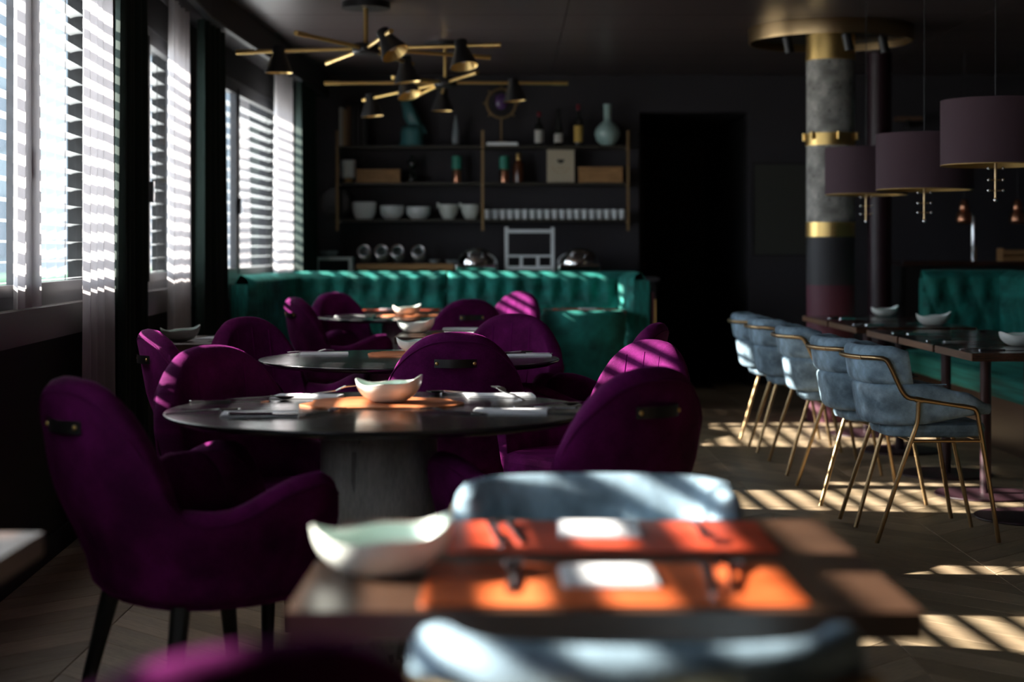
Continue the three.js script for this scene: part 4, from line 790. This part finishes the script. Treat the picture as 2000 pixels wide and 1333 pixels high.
/* ------------------------------------------------------------------ column, ring, drum pendants */
{
  const c = thing('column', 'round concrete column with brass bands and plum base', 'column', 2.19, 0, 11.62), r = 0.163;
  const drum = (a, b, q) => cyl(q, q, b - a, 0, (a + b) / 2, 0, 48);
  mesh('plum_base', drum(0, 0.935, r), M.plum, c); mesh('grey_band', drum(0.935, 1.265, r), M.greyPaint, c); mesh('brass_band', drum(1.265, 1.365, r + 0.004), M.brass, c);
  mesh('concrete', drum(1.365, 1.89, r), M.concrete, c); mesh('brass_band', drum(1.89, 1.975, r + 0.006), M.brass, c); mesh('concrete', drum(1.975, 2.475, r), M.concrete, c); mesh('brass_band', drum(2.475, CEIL, r + 0.004), M.brass, c);
  for (let k = 0; k < 6; k++) { const a = k * Math.PI / 3 + 0.4; mesh('hook', cyl(0.012, 0.012, 0.05, (r + 0.02) * Math.cos(a), 1.955, (r + 0.02) * Math.sin(a), 10), M.brass, c); }
  const ring = thing('ceiling_ring', 'bronze ring fitting on the ceiling round the concrete column', 'light fitting', 2.19, CEIL - 0.10, 11.62);
  mesh('rim', lathe([[0.545, 0], [0.56, 0], [0.56, 0.099], [0.545, 0.099], [0.545, 0]], 72), M.bronze, ring);
  mesh('soffit', lathe([[0.17, 0.05], [0.545, 0.05], [0.545, 0.06], [0.17, 0.06]], 72), M.wallBlack, ring);
  [[-0.34, 0.20, 'left'], [0.03, 0.36, 'middle'], [0.30, 0.22, 'right']].forEach(([x, z, n]) => {
    const s = thing('spotlight', `small black spotlight, ${n} one under the bronze ring`, 'spotlight', 2.19 + x, CEIL - 0.05, 11.62 - z, 0, 'ring spotlights');
    mesh('bracket', cyl(0.01, 0.01, 0.05, 0, -0.025, 0, 10), M.blackMetal, s); mesh('can', cyl(0.032, 0.032, 0.11, 0, -0.09, 0, 20).rotateZ(0.2), M.blackMetal, s);
  });
  tag(place(mesh('pillar', cyl(0.09, 0.09, CEIL, 0, CEIL / 2, 0, 32), M.plumMetal), 2.85, 0, 13.1), 'slim dark plum pillar behind the concrete column', 'column');
}
[[2.29, 8.0, 1.575, 0.305, 0.255, 'largest mauve drum pendant, at the right edge'], [2.165, 8.87, 1.49, 0.290, 0.25, 'middle mauve drum pendant of the right row'], [2.18, 10.4, 1.515, 0.285, 0.25, 'farthest mauve drum pendant, in front of the concrete column']].forEach(([x, d, y, h, r, label]) => {
  const p = thing('drum_pendant', label, 'pendant lamp', x, y, d, 0, 'mauve drum pendants');
  mesh('shade', lathe([[r - 0.003, 0], [r, 0], [r, h], [r - 0.003, h]], 64), M.shade, p);
  mesh('lining', lathe([[r - 0.004, 0.001], [r - 0.004, h - 0.001]], 64), M.shadeGold, p);
  mesh('hoop', new THREE.TorusGeometry(r - 0.002, 0.003, 6, 64).rotateX(Math.PI / 2), M.shadeGold, p);
  mesh('hoop', new THREE.TorusGeometry(r - 0.002, 0.003, 6, 64).rotateX(Math.PI / 2).translate(0, h, 0), M.shade, p);
  mesh('spider', [0, 1, 2].map((k) => rod([0, h - 0.02, 0], [(r - 0.005) * Math.cos(k * 2.094), h - 0.005, (r - 0.005) * Math.sin(k * 2.094)], 0.003)), M.brass, p);
  mesh('cord', cyl(0.0025, 0.0025, CEIL - y - h + 0.015, 0, (CEIL - y + h - 0.015) / 2, 0, 8), M.blackMetal, p);
  mesh('rod', cyl(0.006, 0.006, h + 0.145, 0, h / 2 - 0.085, 0, 12), M.bronze, p);
  mesh('drop', new THREE.SphereGeometry(0.011, 14, 10).translate(0, -0.165, 0), M.chrome, p);
  for (const yy of [-0.015, -0.07, -0.12]) for (const s of [-1, 1]) { mesh('socket_arm', rod([0, yy, 0], [s * 0.03, yy, 0.004], 0.0035), M.bronze, p); mesh('finial', new THREE.SphereGeometry(0.008, 10, 8).translate(s * 0.034, yy, 0.004), M.chrome, p); }
});

/* ------------------------------------------------------------------ dark far right: door, board, bar */
{
  const d = structure(thing('door_1', 'black door standing open inside the dark passage', 'door', 1.145, 0, BACK + 0.62));
  mesh('leaf', rbox(0.04, 2.2, 0.84, 0.004, 0, 1.11, 0), M.wallBlack, d);
  mesh('handle', rod([0.03, 1.05, 0.34], [0.03, 1.05, 0.20], 0.009), M.antique, d);
  const b = thing('wall_board', 'faint olive grey board on the dark wall beside the column', 'board', 2.34, 1.13, BACK - 0.015); mesh('sheet', box(0.46, 0.80, 0.015, 0, 0.40, 0), M.board, b); mesh('frame', [box(0.48, 0.015, 0.025, 0, 0.0, 0), box(0.48, 0.015, 0.025, 0, 0.80, 0), box(0.015, 0.80, 0.025, 0.235, 0.40, 0), box(0.015, 0.80, 0.025, -0.235, 0.40, 0)], M.wallBlack, b);
  const k = thing('bar_counter', 'dark bar counter in shadow behind the green bench', 'bar', 3.85, 0, 13.35); mesh('front', box(1.6, 1.05, 0.5, 0, 0.525, 0), M.wallBlack, k); mesh('worktop', rbox(1.66, 0.04, 0.58, 0.005, 0, 1.07, 0), M.darkWalnut, k);
  const sh = thing('bar_shelf', 'short wooden shelf high on the dark wall above the bar', 'shelf', 3.44, 2.30, BACK - 0.08); mesh('board', box(0.22, 0.03, 0.14, 0, 0.015, 0), M.edgeOak, sh); mesh('bracket', box(0.02, 0.06, 0.12, 0, -0.03, 0), M.blackMetal, sh);
  const bt = thing('steel_bottle', 'slim pale steel bottle standing on the bar counter', 'bottle', 3.62, 1.09, 13.25); mesh('body', lathe([[0, 0], [0.022, 0], [0.023, 0.26], [0.012, 0.31], [0.012, 0.36], [0, 0.362]], 20), M.steel, bt); mesh('cap', cyl(0.013, 0.013, 0.02, 0, 0.372, 0, 14), M.blackMetal, bt);
  const cr = thing('wooden_crate', 'reddish wooden crate on the bar, cut by the right edge', 'crate', 3.93, 1.09, 13.2); for (const y of [0.02, 0.07]) mesh('slat', rbox(0.24, 0.035, 0.015, 0.003, 0, y, 0.08), M.pine, cr); mesh('slat', rbox(0.24, 0.035, 0.015, 0.003, 0, 0.045, -0.08), M.pine, cr); for (const x of [-0.115, 0.115]) mesh('side', box(0.015, 0.1, 0.16, x, 0.05, 0), M.pine, cr); mesh('bottom', box(0.22, 0.01, 0.15, 0, 0.006, 0), M.pine, cr);
  [[3.48, 'left'], [3.89, 'right, cut by the edge']].forEach(([x, n]) => {
    const p = thing('copper_pendant', `tiered copper pendant lamp hanging over the bar, ${n}`, 'pendant lamp', x, 1.38, 13.0, 0, 'copper pendants');
    mesh('cord', cyl(0.003, 0.003, CEIL - 1.38 - 0.18, 0, (CEIL - 1.38 + 0.18) / 2, 0, 8), M.blackMetal, p);
    mesh('upper_tier', lathe([[0.012, 0.18], [0.02, 0.178], [0.035, 0.14], [0.042, 0.10], [0.02, 0.095]], 10), M.copper, p); mesh('lower_tier', lathe([[0.03, 0.092], [0.05, 0.085], [0.062, 0.03], [0.055, 0.0], [0.03, 0.0]], 10), M.copper, p);
  });
}

renderer.render(scene, camera);
